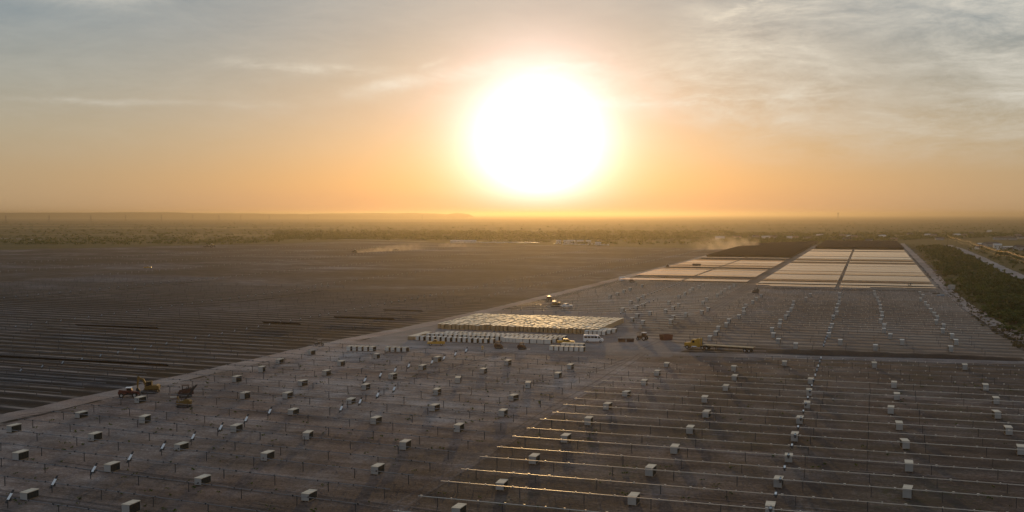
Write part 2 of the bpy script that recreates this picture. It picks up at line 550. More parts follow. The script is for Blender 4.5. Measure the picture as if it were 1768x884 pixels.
UNITS = ['zeroth', 'first', 'second', 'third', 'fourth', 'fifth', 'sixth', 'seventh', 'eighth', 'ninth', 'tenth', 'eleventh', 'twelfth', 'thirteenth', 'fourteenth', 'fifteenth', 'sixteenth', 'seventeenth', 'eighteenth', 'nineteenth']
TENS = ['', '', 'twent', 'thirt', 'fort', 'fift', 'sixt', 'sevent', 'eight', 'ninet']


def nth(n):
    if n < 20:
        return UNITS[n]
    if n >= 100:
        return 'hundred-and-' + nth(n - 100) if n > 100 else 'hundredth'
    return TENS[n // 10] + ('ieth' if n % 10 == 0 else 'y-' + UNITS[n % 10])


def poly_sheet(name, pts, m, z, jitter=0.0, step=15.0, seed=1, kind='structure', parent=None):
    """a flat sheet with a slightly uneven outline"""
    r = random.Random(seed)
    ring = []
    n = len(pts)
    for i in range(n):
        a, b = Vector(pts[i][:2]), Vector(pts[(i + 1) % n][:2])
        k = max(1, int((b - a).length / step))
        for j in range(k):
            p = a.lerp(b, j / k)
            ring.append((p.x + r.uniform(-jitter, jitter), p.y + r.uniform(-jitter, jitter), z))
    me = bpy.data.meshes.new(name)
    import bmesh
    bm = bmesh.new()
    vs = [bm.verts.new(p) for p in ring]
    f = bm.faces.new(vs)
    bmesh.ops.triangulate(bm, faces=[f])
    bm.normal_update()
    for f in bm.faces:
        if f.normal.z < 0:
            f.normal_flip()
    bm.to_mesh(me)
    bm.free()
    return struct(name, me, m, kind=kind, parent=parent)


def ribbon(name, pts, width, m, z, jitter=0.0, step=8.0, seed=1, crown=0.0):
    r = random.Random(seed)
    P = []
    for a, b in zip(pts[:-1], pts[1:]):
        a, b = Vector(a[:2]), Vector(b[:2])
        k = max(1, int((b - a).length / step))
        P += [a.lerp(b, j / k) for j in range(k)]
    P.append(Vector(pts[-1][:2]))
    for _ in range(6):
        P = [P[0]] + [(P[i - 1] + P[i] * 2 + P[i + 1]) / 4 for i in range(1, len(P) - 1)] + [P[-1]]
    V, F = [], []
    for i, p in enumerate(P):
        d = (P[min(i + 1, len(P) - 1)] - P[max(i - 1, 0)]).normalized()
        nrm = Vector((-d.y, d.x))
        wl = width / 2 + r.uniform(-jitter, jitter)
        wr = width / 2 + r.uniform(-jitter, jitter)
        for q, h in ((p + nrm * wl, z), (p, z + crown), (p - nrm * wr, z)):
            V.append((q.x, q.y, h))
    for i in range(len(P) - 1):
        a = i * 3
        F += [(a, a + 1, a + 4, a + 3), (a + 1, a + 2, a + 5, a + 4)]
    V, F = np.array(V), np.array(F)
    me = big_mesh(name, V, F[:, ::-1])
    if me.polygons[0].normal.z < 0:
        me.flip_normals()
    return struct(name, me, m)
# ------------------------------------------------------------------ ground and site
R_G = 58000.0
me = MB()._add([(-R_G, -3000, 0), (R_G, -3000, 0), (R_G, R_G, 0), (-R_G, R_G, 0)], [(0, 1, 2, 3)]).mesh('ground')
struct('ground', me, 'scrub_plain')

# cleared earth of the whole site
site = [G(-60, 433), G(150, 428), G(330, 424), G(480, 421), G(600, 416.5), G(740, 419), G(880, 422), G(1010, 425), G(1150, 428), G(1260, 428.5), G(1400, 422.5), G(1545, 417.5), G(1575, 431), G(1610, 466), G(1640, 503), G(1690, 548), G(1740, 580), G(1790, 603), W(56, 330), W(75, 250), W(110, 100), W(110, 60), W(-330, 60), W(-420, 200), G(-60, 520)]
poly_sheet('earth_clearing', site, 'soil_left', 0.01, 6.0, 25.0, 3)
nl = [W(-158, 60), W(-156, 180), W(-154, 300), W(-140, 345), W(-60.5, 330), W(-60.5, 60)]
poly_sheet('earth_near_field', nl, 'soil_near', 0.02, 0.8, 6.0, 4)
nr = [W(-60.5, 60), W(-60.5, 302), W(60, 318), W(80, 250), W(108, 100), W(108, 62)]
poly_sheet('earth_right_field', nr, 'soil_right', 0.024, 0.8, 6.0, 5)
mf = [W(-141, 410), W(-62, 330), W(50, 322), W(40, 400), W(37, 560), W(37, 800), W(39, 1250), W(38, 1566), W(-145, 1363), W(-139, 610)]
poly_sheet('earth_middle_field', mf, 'soil_middle', 0.028, 0.8, 8.0, 6)
yard = [W(-152, 300), W(-152, 420), W(-86, 425), W(-72, 345), W(-50, 322), W(-52, 296), W(-110, 292)]
poly_sheet('gravel_yard', yard, 'soil_yard', 0.034, 0.7, 5.0, 7)
ribbon('track', [W(-163, 60), W(-160.5, 164), W(-158.5, 230), W(-157, 300), W(-152, 350), W(-149, 420), W(-147, 600), W(-146, 900), W(-149, 1365)], 6.5, 'soil_track', 0.040, 0.5, 6.0, 8)
ribbon('road', [W(-150, 292), W(-95, 298), W(-40, 305), W(0, 309), W(40, 315), W(75, 324), W(130, 345)], 7.5, 'soil_road', 0.046, 0.4, 5.0, 9)
ribbon('perimeter_track', [W(52, 326), W(50, 350), W(44, 420), W(40.5, 520), W(40, 600), W(41.5, 800), W(43, 1250), W(44, 1560)], 5.5, 'soil_track', 0.052, 0.6, 6.0, 10)
ribbon('service_lane', [W(-60.6, 60), W(-60.6, 180), W(-61, 296)], 3.0, 'soil_near', 0.044, 0.4, 5.0, 12)
ribbon('gravel_road', [G(1636, 423), G(1660, 431), G(1690, 444), G(1720, 459), G(1768, 481), G(1830, 510)], 9.0, 'gravel', 0.03, 0.5, 8.0, 11)
ribbon('distant_road', [G(588, 413.3), G(640, 414.6), G(740, 417.4)], 14.0, 'gravel', 0.03, 0.4, 20.0, 13)
ribbon('distant_road', [G(-40, 411), G(30, 412.3), G(70, 414.0)], 14.0, 'gravel', 0.03, 0.4, 20.0, 14)
# low earth bank on the far side of the road
def bank(name, a, b, wid, h, seed):
    r = random.Random(seed)
    a, b = Vector(a[:2]), Vector(b[:2])
    d = (b - a).normalized()
    nr_ = Vector((-d.y, d.x))
    n = int((b - a).length / 2.5)
    V, F = [], []
    for i in range(n + 1):
        p = a.lerp(b, i / n)
        k = min(1.0, i / 3, (n - i) / 3) if 0 < i < n else 0.02
        hh = h * k * r.uniform(0.7, 1.2)
        for o, z in ((-wid / 2, -0.02), (-wid * 0.22, hh * 0.8), (r.uniform(-0.2, 0.2), hh), (wid * 0.2, hh * 0.7), (wid / 2, -0.02)):
            q = p + nr_ * (o + r.uniform(-0.15, 0.15))
            V.append((q.x, q.y, z + 0.05))
    for i in range(n):
        for j in range(4):
            c = i * 5 + j
            F.append((c, c + 5, c + 6, c + 1))
    me = big_mesh(name, np.array(V), np.array(F))
    me.polygons.foreach_set('use_smooth', [True] * len(me.polygons))
    if sum(p.normal.z for p in me.polygons) < 0:
        me.flip_normals()
    return struct(name, me, 'soil_berm')
bank('earth_bank', W(-28, 318.5), W(41, 321.5), 9.0, 0.75, 21)

# wheel ruts left by the machines
rw = random.Random(44)
def rut(pts, seed):
    for s in (-0.95, 0.95):
        q = []
        for i, p in enumerate(pts):
            a, b = pts[max(0, i - 1)], pts[min(len(pts) - 1, i + 1)]
            d = Vector((b[0] - a[0], b[1] - a[1])).normalized()
            q.append((p[0] - d.y * s, p[1] + d.x * s))
        ribbon('wheel_rut', q, 0.42, 'soil_rut' if seed % 4 or seed > 150 else 'soil_track', 0.05 + 0.0007 * (seed % 9), 0.1, 2.5, seed)
for k in range(14):
    w = 104 + 8.25 * rw.randrange(0, 21) + rw.uniform(2.5, 5.5)
    a = rw.uniform(-150, -70)
    L = rw.uniform(30, 80)
    rut([W(a + L * t / 6, w + 0.092 * (-63 - a - L * t / 6) + rw.uniform(-0.5, 0.5)) for t in range(7)], 100 + k)
for k in range(14):
    w = 104 + 8.17 * rw.randrange(0, 20) + rw.uniform(2.5, 5.5)
    a = rw.uniform(-56, 10)
    L = rw.uniform(30, 70)
    rut([W(a + L * t / 6, w + rw.uniform(-0.5, 0.5)) for t in range(7)], 130 + k)
rut([W(-159, 168), W(-150, 186), W(-142, 196), W(-128, 200), W(-112, 214), W(-104, 240), W(-100, 276), W(-98, 296)], 151)
rut([W(-150, 196), W(-138, 206), W(-120, 206), W(-100, 212), W(-82, 230), W(-66, 262), W(-62, 290)], 152)
rut([W(-61, 100), W(-60.4, 150), W(-61.2, 200), W(-60.4, 250), W(-61, 300)], 153)
rut([W(-157, 240), W(-140, 262), W(-128, 284), W(-122, 300)], 154)
rut([W(-120, 304), W(-80, 300), W(-40, 304), W(0, 309), W(40, 314), W(70, 322)], 156)
rut([W(-110, 312), W(-92, 322), W(-78, 336), W(-70, 356), W(-64, 400), W(-61.5, 500), W(-61.5, 600)], 157)
rut([W(-64, 312), W(-61, 360), W(-60, 430), W(-60.5, 560)], 158)

# far hills
def hill(name, x0, x1, dist, prof, seed):
    r = random.Random(seed)
    V, F = [], []
    n = 80
    D = dist / 6
    for i in range(n + 1):
        s = i / n
        X = (x0 + (x1 - x0) * s - 884) / FPX * dist
        k = s * (len(prof) - 1)
        j = min(int(k), len(prof) - 2)
        t = k - j
        t = t * t * (3 - 2 * t)
        px = (prof[j] * (1 - t) + prof[j + 1] * t) * (0.5 if x0 < 0 else 0.34)
        h = max(-1.0, (px / FPX) * dist + (CAM_H if px > 0.05 else CAM_H * px / 0.05) + (r.uniform(-1, 1) * dist * 0.00012 if 0 < i < n else 0))
        V += [(X, dist - D * 0.5, -1.0), (X, dist - D * 0.16, h * 0.62), (X, dist, h), (X, dist + D * 0.4, h * 0.6), (X, dist + D, -1.0)]
    for i in range(n):
        for j in range(4):
            a = i * 5 + j
            F.append((a, a + 1, a + 6, a + 5))
    me = big_mesh(name, np.array(V), np.array(F))
    if sum(p.normal.z for p in me.polygons) < 0:
        me.flip_normals()
    me.polygons.foreach_set('use_smooth', [True] * len(me.polygons))
    struct(name, me, 'scrub_plain')
hill('hills', -260, 560, 11000, [0, 2, 4.5, 5.2, 5.8, 6.2, 6.0, 7.0, 7.0, 4.0, 3.5, 2.0, 0], 1)
hill('hills', 520, 780, 11300, [0, 4, 5, 5.5, 6.5, 5.5, 7.0, 4, 0], 2)
hill('hills', 770, 812, 11500, [0, 2, 6.0, 6.5, 5.0, 2, 0], 3)

# haze: one even body of air round camera and site
hm = bpy.data.materials.new('haze_air')
hm.use_nodes = True
_t = NT(hm.node_tree)
_o = _t.add('ShaderNodeOutputMaterial')
_v = _t.add('ShaderNodeVolumePrincipled')
_t.l.new(_v.outputs[0], _o.inputs['Volume'])
_v.inputs['Color'].default_value = (0.58, 0.50, 0.37, 1)
_v.inputs['Density'].default_value = 0.000105
_v.inputs['Anisotropy'].default_value = 0.76
MATS['haze_air'] = hm
hz = MB().box((0, 28000, 37.5), (120000, 64000, 77)).mesh('haze')
o = struct('haze', hz, 'haze_air', kind='stuff')
tag(o, 'warm dusty evening haze over the whole plain', 'haze')
# ------------------------------------------------------------------ tracker rows
mat('galvanised', (0.66, 0.63, 0.58), 0.45, 0.85, var=0.12, vscale=0.5)
mat('dull_steel', (0.20, 0.20, 0.21), 0.6, 0.3, var=0.2, vscale=0.4)
mat('pile_steel', (0.075, 0.075, 0.08), 0.7, 0.3, var=0.2)
mat('clamp_steel', (0.75, 0.70, 0.62), 0.35, 0.6)
mat('white_paint', (0.72, 0.74, 0.76), 0.45)
mat('ctrl_grey', (0.30, 0.34, 0.38), 0.5)
mat('black_plastic', (0.012, 0.013, 0.015), 0.6)
mat('panel_back', (0.022, 0.021, 0.022), 0.7, spec=0.2)
mat('panel_frame', (0.35, 0.35, 0.36), 0.4, 0.7)
ROW = 8.2
TUBE_Z = 1.45
_cache = {}
PJ = random.Random(77)


def recol(me, m):
    c = me.copy()
    c.materials.clear()
    c.materials.append(MATS[m])
    return c


def cached(key, fn):
    if key not in _cache:
        _cache[key] = fn()
    return _cache[key]


def tube_mesh(L, r=0.075):
    return cached(('tube', round(L, 2), r), lambda: MB().cyl((0, 0, 0), (L, 0, 0), r, 8).mesh('torque_tube', True))


def square_tube(L, r):
    return cached(('sq', round(L, 2), r), lambda: MB().box((L / 2, 0, 0), (L, r * 2, r * 1.5)).mesh('torque_tube'))


def pile_mesh(z=TUBE_Z):
    # rolled H section
    def mk():
        m = MB()
        m.box((-0.05, 0, z / 2 - 0.1), (0.012, 0.09, z + 0.2)).box((0.05, 0, z / 2 - 0.1), (0.012, 0.09, z + 0.2)).box((0, 0, z / 2 - 0.1), (0.088, 0.012, z + 0.2))
        m.box((0, 0, z - 0.06), (0.2, 0.16, 0.1))
        return m.mesh('pile')
    return cached(('pile', z), mk)


def piles_joined(L, step, z=TUBE_Z, w=0.09):
    seed = PJ.randrange(6)

    def mk():
        m = MB()
        off = seed * 1.4
        n = max(2, int(L / step))
        for i in range(n + 1):
            m.box((0.4 + (i * (L - 0.8) / n + off) % (L - 0.8), 0, z / 2 - 0.1), (w, 0.1, z + 0.2))
        return m.mesh('piles')
    return cached(('piles', round(L, 1), step, z, w, seed), mk)


def clamps_mesh(L, seed, big=0.1, step=3.4):
    def mk():
        r = random.Random(seed)
        m = MB()
        x = r.uniform(0.3, 2)
        while x < L - 0.2:
            s = r.choice([0.75, 0.8, 0.9, 1.0, 1.6])
            m.box((x, 0, 0.03), (0.14 * s, 0.2, 0.22 * (0.8 + 0.2 * s)))
            m.box((x, 0, 0.14), (0.22 * s, 0.12, 0.035))
            x += step * r.uniform(0.55, 1.35)
        return m.mesh('bearing_clamps')
    return cached(('cl', round(L, 1), seed, step), mk)


def ctrl_panel():
    # drive controller: a narrow tilted plate, white in the middle with black ends, and its motor box
    return (cached('ctrl_plate', lambda: MB().box((0, 0, 0), (0.42, 1.0, 0.05)).mesh('controller_panel')),
            cached('ctrl_end', lambda: MB().box((0, 0, 0), (0.34, 0.55, 0.06)).mesh('panel_end')),
            cached('ctrl_motor', lambda: MB().box((0, 0, -0.25), (0.3, 0.26, 0.42)).cyl((-0.25, 0, -0.05), (0.25, 0, -0.05), 0.14, 8).mesh('drive_motor')))


def add_controller(root, x, z, tilt, m='white_paint', s=1.0):
    pl, en, mo = ctrl_panel()
    part('drive_motor', mo, 'pile_steel', root, (x, 0, z))
    c = part('controller_panel', pl if m == 'white_paint' else cached('ctrl_grey', lambda: recol(pl, m)), m, root, (x, -0.05, z + 0.18), (tilt, 0, 0))
    c.scale = (s, s, s)
    part('panel_end', en, 'black_plastic', c, (0, 0.76, 0))
    part('panel_end', en, 'black_plastic', c, (0, -0.76, 0))


def tracker(label, group, u0, u1, w, tube, piles='each', pile_step=9.3, pile_off=0.0, clamps=None, ctrl=None, tilt=0.8, clampmat='clamp_steel', z=TUBE_Z, r=0.075, name='tracker_row', slope=0.0, square=False, cm='white_paint', cs=1.0):
    L = u1 - u0
    root = thing(name, label, 'tracker row', W(u0, w + slope * L, 0.0), -TH - math.atan(slope), group)
    part('torque_tube', tube_mesh(L, r) if not square else square_tube(L, r), tube, root, (0, 0, z), (square or 0.0, 0, 0))
    if piles == 'each':
        x = pile_off % pile_step
        while x < L:
            part('pile', pile_mesh(z), 'pile_steel', root, (x, 0, 0))
            x += pile_step
    elif piles == 'joined':
        part('piles', piles_joined(L, pile_step, z), 'pile_steel', root, kind='stuff')
    if clamps is not None:
        part('bearing_clamps', clamps_mesh(L, clamps), clampmat, root, (0, 0, z), kind='stuff')
    if ctrl is not None:
        add_controller(root, ctrl - u0, z, tilt, cm, cs)
    return root


# near field left of the lane: dull tubes, piles one by one, tilted controller panels in a line
rr = random.Random(11)
ctrl_w = {}
A_ROWS = []
w = 126.8 - 3 * 8.3
k = 0
while w < 283:
    A_ROWS.append(w)
    w += 8.3
for k, w in enumerate(A_ROWS):
    u0 = -157 + rr.uniform(0, 2.0)
    if 130 < w < 200:
        u0 = -152 + rr.uniform(0, 2)
    cu = -110.2 if w < 180 or w > 212 else -98.4
    if w > 250:
        cu += 3
    tracker('dull grey torque tube row left of the service lane, %s from the front' % nth(k + 1), 'near-left tube rows', u0, -62.9, w, 'dull_steel', 'each', 9.35, (-157.4 - u0) % 9.35 + rr.uniform(-0.3, 0.3), clamps=k % 4, ctrl=cu, tilt=0.85, clampmat='pile_steel', slope=0.092, r=0.055, z=1.45 + rr.uniform(-0.03, 0.03))
# near field right of the lane: bright galvanised tubes
B_ROWS = []
w = 166.0 - 8.17 * 8
while w < 297:
    B_ROWS.append(w)
    w += 8.17
for k, w in enumerate(B_ROWS):
    last = min(95.0, 38 + max(0, 320 - w) * 0.35) if w > 200 else 78.0
    if w > 262:
        u0 = -58.2 + (w - 262) * 0.9
        tube = 'dull_steel'
    else:
        u0, tube = -58.2, 'galvanised'
    tracker('pale galvanised torque tube row right of the service lane, %s from the front' % nth(k + 1) if tube == 'galvanised' else 'thin dull tube row just short of the cross road, %s from the front' % nth(k + 1), 'near-right tube rows', u0, last, w, tube, 'each', 9.35, 2.6 + rr.uniform(-0.3, 0.3), clamps=10 + k % 5, ctrl=-11.7, tilt=(0.12 if k % 2 else 0.3) if tube == 'galvanised' else 0.9, z=1.5 if k % 2 else 1.38, r=0.055 if k % 2 else 0.05, cm='ctrl_grey' if k % 2 else 'white_paint', cs=0.7, square=rr.choice([-0.05, -0.03, -0.02, -0.07, 0.02, 0.14, 0.1]))
# field beyond the road: two blocks
k = 0
w = 326.0
rc = random.Random(5)
while w < 608:
    right_end = 38.5 if w < 575 else 33
    k += 1
    if w < 592:
        tracker('thin tube row beyond the cross road, right block, %s from the road' % nth(k), 'middle-field tube rows right', -56, right_end, w, 'dull_steel' if w < 372 else 'galvanised', 'joined', 9.35, clamps=30 + k % 3 if w > 370 else None, ctrl=-12.2 + rc.uniform(-0.15, 0.15), tilt=0.8 if w < 372 else 0.12, z=1.4, r=0.06, cm='ctrl_grey', cs=0.8)
    if w > 404 - 0:
        tracker('thin tube row behind the storage yard, left block, %s from the road' % nth(k), 'middle-field tube rows left', -140, -64, w, 'galvanised', 'joined', 9.35, clamps=30 + k % 3, ctrl=(-91.5 if w < 480 else -100.5) + rc.uniform(-0.2, 0.2), tilt=0.12, z=1.4, r=0.06)
    elif w > 352:
        tracker('short tube row between storage yard and middle lane, %s from the road' % nth(k), 'middle-field tube rows left', -82, -64, w, 'galvanised', 'joined', 9.35, z=1.4, r=0.06)
    w += ROW

# panel blocks
CH = 4.4


def table_mesh(L):
    return cached(('tab', round(L, 1)), lambda: MB().box((L / 2, 0, 0.03), (L, CH, 0.035)).mesh('panel_table'))


def table_back(L):
    def mk():
        m = MB().box((L / 2, 0, -0.012), (L, CH - 0.1, 0.03))
        x = 0.5
        while x < L:
            m.box((x, 0, -0.06), (0.08, CH - 0.6, 0.07))
            x += 4.5
        return m.mesh('panel_back')
    return cached(('tabb', round(L, 1)), mk)


def panel_row(label, group, u0, u1, w, tilt, z=1.9):
    L = u1 - u0
    root = thing('panel_row', label, 'solar panels', W(u0, w, 0), -TH, group)
    part('torque_tube', tube_mesh(L, 0.07), 'galvanised', root, (0, 0, z - 0.12))
    part('piles', piles_joined(L, 9.35, z - 0.12), 'pile_steel', root, kind='stuff')
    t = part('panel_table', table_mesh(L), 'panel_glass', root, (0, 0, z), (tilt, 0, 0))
    part('panel_back', table_back(L), 'panel_back', t)


rp = random.Random(3)


def tilts(n, base, slow, fast, seed):
    """rows in small groups share an angle; some groups lie flatter and go dark"""
    r = random.Random(seed)
    out = []
    while len(out) < n:
        dark = r.random() < 0.30
        g = r.choice([1, 1, 2]) if dark else r.choice([1, 1, 2, 3])
        a = r.choice([-3.4, -2.4, -1.4]) if dark else r.choice([0.3, 1.0, 1.6, 2.2])
        for _ in range(g):
            out.append(math.radians(a + r.uniform(-1, 1) * fast))
    return out[:n]


# right block: two halves parted by a narrow aisle
nR = int((1243 - 582) / ROW)
TR = tilts(nR, 1.5, 1.3, 0.7, 5)
for i in range(nR):
    w = 584.0 + i * ROW
    left = -58.0
    right = 33.5 + max(0, (w - 600)) * 0.004
    if i == 0:
        panel_row('short nearest bright panel row left of the aisle, right block', 'bright panel rows', -50.0, -16.2, w, TR[i])
        panel_row('nearest bright panel row, short piece right of the aisle', 'bright panel rows', -14.2, 1.0, w, TR[i])
        continue
    n = nth(i + 1)
    panel_row('bright panel row, right block, left of the aisle, %s from the front' % n, 'bright panel rows', left, -16.2, w, TR[i])
    panel_row('bright panel row, right block, right of the aisle, %s from the front' % n, 'bright panel rows', -14.2, right, w, TR[i] + math.radians(rp.uniform(-0.25, 0.25)))
nL = int((962 - 616) / ROW)
TL = tilts(nL, 1.7, 1.3, 0.7, 9)
for i in range(nL):
    w = 616.0 + i * ROW
    n = nth(i + 1)
    if i in (4, 5):
        continue
    u0 = -139.0 + (0 if i not in (2, 3) else 14)
    panel_row('bright panel row, left block, left half, %s from the front' % n, 'bright panel rows', u0, -102.5, w, TL[i])
    panel_row('bright panel row, left block, right half, %s from the front' % n, 'bright panel rows', -100.8, -65.0, w, TL[i] + math.radians(rp.uniform(-0.25, 0.25)))
# rows at the far end are turned to the sun and show their dark backs
w = 1250.0
i = 0
while w < 1562:
    i += 1
    panel_row('dark panel row facing the sun at the far end, right block, %s' % nth(i), 'dark far panel rows', -57, 37, w, math.radians(-32), 2.3)
    w += ROW
w = 972.0
i = 0
while w < 1366:
    i += 1
    u0 = -139.0 - (w - 960) * 0.012
    panel_row('dark panel row facing the sun at the far end, left block, %s' % nth(i), 'dark far panel rows', u0, -65, w, math.radians(-32), 2.3)
    w += ROW
w = 1370.0
while w < 1520:
    i += 1
    panel_row('dark panel row facing the sun at the far end, left block, %s' % nth(i), 'dark far panel rows', -144 + (w - 1366) * 0.5, -65, w, math.radians(-32), 2.3)
    w += ROW

# the wide field left of the track: thin rows, a few carrying dark panels
D_COLS = [(-259.0, -165.0, -198.0), (-362.0, -263.0, -277.0), (-466.0, -366.0, -378.0)]
d_far = MB()
for c, (u0, u1, cu) in enumerate(D_COLS):
    w = 186.3 if c == 0 else (262.0 if c == 1 else 340.0)
    lim = (470.0, 520.0, 560.0)[c]
    i = 0
    while w < lim:
        i += 1
        tracker('thin tube row left of the dirt track, %s strip from track, %s row away' % (nth(c + 1), nth(i)), 'left-field tube rows', u0, u1, w, 'dull_steel', 'joined', 9.35, ctrl=cu, tilt=0.9, z=1.4, r=0.06, slope=0.06, cm='ctrl_grey', cs=0.75)
        w += 7.2


def dark_row(label, u0, u1, w):
    L = u1 - u0
    root = thing('panel_row', label, 'solar panels', W(u0, w, 0), -TH, 'dark panel rows in the left field')
    part('piles', piles_joined(L, 9.35, 1.3), 'pile_steel', root, kind='stuff')
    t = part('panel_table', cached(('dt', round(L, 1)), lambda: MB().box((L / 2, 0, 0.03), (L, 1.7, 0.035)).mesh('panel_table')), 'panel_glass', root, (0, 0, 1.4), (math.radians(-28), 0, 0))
    part('panel_back', cached(('dtb', round(L, 1)), lambda: MB().box((L / 2, 0, -0.012), (L, 1.64, 0.03)).mesh('panel_back')), 'panel_back', t)


for lab, u0, u1, w in [('long black panel row left of the parked excavator', -259, -169.6, 229.5), ('black panel row ending above the left edge of the track', -259, -228, 221.5), ('black panel row in the second strip, upper left of the excavator', -262, -228, 303.5), ('short black panel row near the dark utility vehicle', -205, -190, 332), ('black panel row left of the storage yard, nearest to it', -190, -165.4, 357.5), ('long thin black panel row behind the storage yard corner', -185, -168, 390)]:
    dark_row(lab, u0, u1, w)
# beyond that only the glints of the drive controllers tell the rows
V, F = [], []
rf = random.Random(8)
for c in range(-1, 6):
    cu = -198.0 - 90 * c if c >= 0 else -172.0
    w = (470.0, 520.0, 560.0)[c] if 0 <= c < 3 else (560.0 if c > 0 else 480.0)
    while w < 1180:
        p = W(cu + rf.uniform(-0.4, 0.4), w, 0)
        if p.x > -0.5 * p.y:
            a = len(V)
            d = W(0.2, 0)
            e = W(0, 0.4)
            for s, t_, z in ((-1, -1, 1.1), (1, -1, 1.1), (1, 1, 1.6), (-1, 1, 1.6)):
                V.append((p.x + s * d.x + t_ * e.x, p.y + s * d.y + t_ * e.y, z))
            F.append((a, a + 1, a + 2, a + 3))
            # its pile
            a = len(V)
            for s, z in ((-1, -0.1), (1, -0.1), (1, 1.5), (-1, 1.5)):
                V.append((p.x + s * d.x * 0.3, p.y + s * d.y * 0.3, z))
            F.append((a, a + 1, a + 2, a + 3))
        w += 7.2
o = struct('distant_controllers', big_mesh('distant_controllers', np.array(V), np.array(F)), 'panel_frame', kind='stuff')
tag(o, 'faint white dots of drive controllers far across the left field', 'controllers')
# ------------------------------------------------------------------ crates of modules
mat('carton_top', (0.60, 0.52, 0.41), 0.75, var=0.12, vscale=1.2)
mat('carton_dark', (0.02, 0.02, 0.019), 0.9, spec=0.1)  # yard crate sides, painted darker still for the shade on them
mat('sunlit_wrap', (0.78, 0.65, 0.48), 0.58, var=0.12, vscale=0.9, bump=0.1, bscale=3.0)  # plastic-wrapped lids; the glancing sun is painted in as bright cream
mat('carton_end', (0.36, 0.35, 0.33), 0.8, var=0.15, vscale=1.5)
mat('carton_side', (0.026, 0.028, 0.026), 0.8, spec=0.1, var=0.25, vscale=2.0)  # crate sides, their shade put into a near-black colour
mat('carton_brown', (0.36, 0.25, 0.14), 0.8, var=0.18, vscale=1.2)
mat('carton_white', (0.60, 0.58, 0.54), 0.75, var=0.12, vscale=1.2)
mat('pallet_wood', (0.22, 0.15, 0.09), 0.85, var=0.25, vscale=4.0)
mat('strap', (0.05, 0.05, 0.05), 0.6)


def crate_meshes(w, l, h):
    def mk():
        pal = MB()
        for x in (-w / 2 + 0.07, 0, w / 2 - 0.07):
            pal.box((x, 0, 0.05), (0.1, l, 0.1))
        for j in range(7):
            pal.box((0, -l / 2 + 0.06 + j * (l - 0.12) / 6, 0.12), (w, 0.11, 0.035))
        z0 = 0.14
        end = MB().box((0, 0, z0 + (h - z0) / 2), (w - 0.02, 0.024, h - z0))
        # module stack as upright edges; the sides' shade is painted into its dark colour
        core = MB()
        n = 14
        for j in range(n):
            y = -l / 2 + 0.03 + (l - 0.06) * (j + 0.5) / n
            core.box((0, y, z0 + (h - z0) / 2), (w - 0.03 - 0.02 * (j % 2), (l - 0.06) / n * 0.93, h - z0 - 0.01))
        lid = MB().box((0, 0, h + 0.02), (w + 0.05, l + 0.05, 0.04)).box((0, 0, h - 0.03), (w + 0.03, l + 0.03, 0.06))
        st = MB().box((0, 0, h + 0.043), (w + 0.06, 0.035, 0.006)).box((-w / 2 - 0.026, 0, (h + 0.1) / 2), (0.008, 0.035, h - 0.052)).box((w / 2 + 0.026, 0, (h + 0.1) / 2), (0.008, 0.035, h - 0.052))
        return [(pal.mesh('pallet'), 'pallet_wood'), (core.mesh('module_stack'), 'carton_side'), (end.mesh('end_board'), 'carton_end'), (lid.mesh('lid'), 'carton_top'), (st.mesh('strap'), 'strap')]
    return cached(('crate', w, l, h), mk)


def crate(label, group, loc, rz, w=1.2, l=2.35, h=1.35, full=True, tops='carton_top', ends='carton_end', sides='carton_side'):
    root = thing('module_crate', label, 'crate', loc, rz, group)
    for me, m in crate_meshes(w, l, h):
        if not full and me.name.split('.')[0] in ('pallet', 'strap'):
            continue
        base = me.name.split('.')[0]
        if base == 'lid':
            m = tops
        elif base == 'end_board':
            m = ends
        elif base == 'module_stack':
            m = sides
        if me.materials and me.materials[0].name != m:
            me = cached((me.name, m), lambda: recol(me, m))
        if base == 'end_board':
            part(base, me, m, root, (0, -l / 2 + 0.012, 0))
            part(base, me, m, root, (0, l / 2 - 0.012, 0))
        elif base == 'strap':
            part(base, me, m, root, (0, -l * 0.27, 0))
            part(base, me, m, root, (0, l * 0.27, 0))
        else:
            part(base, me, m, root)
    return root


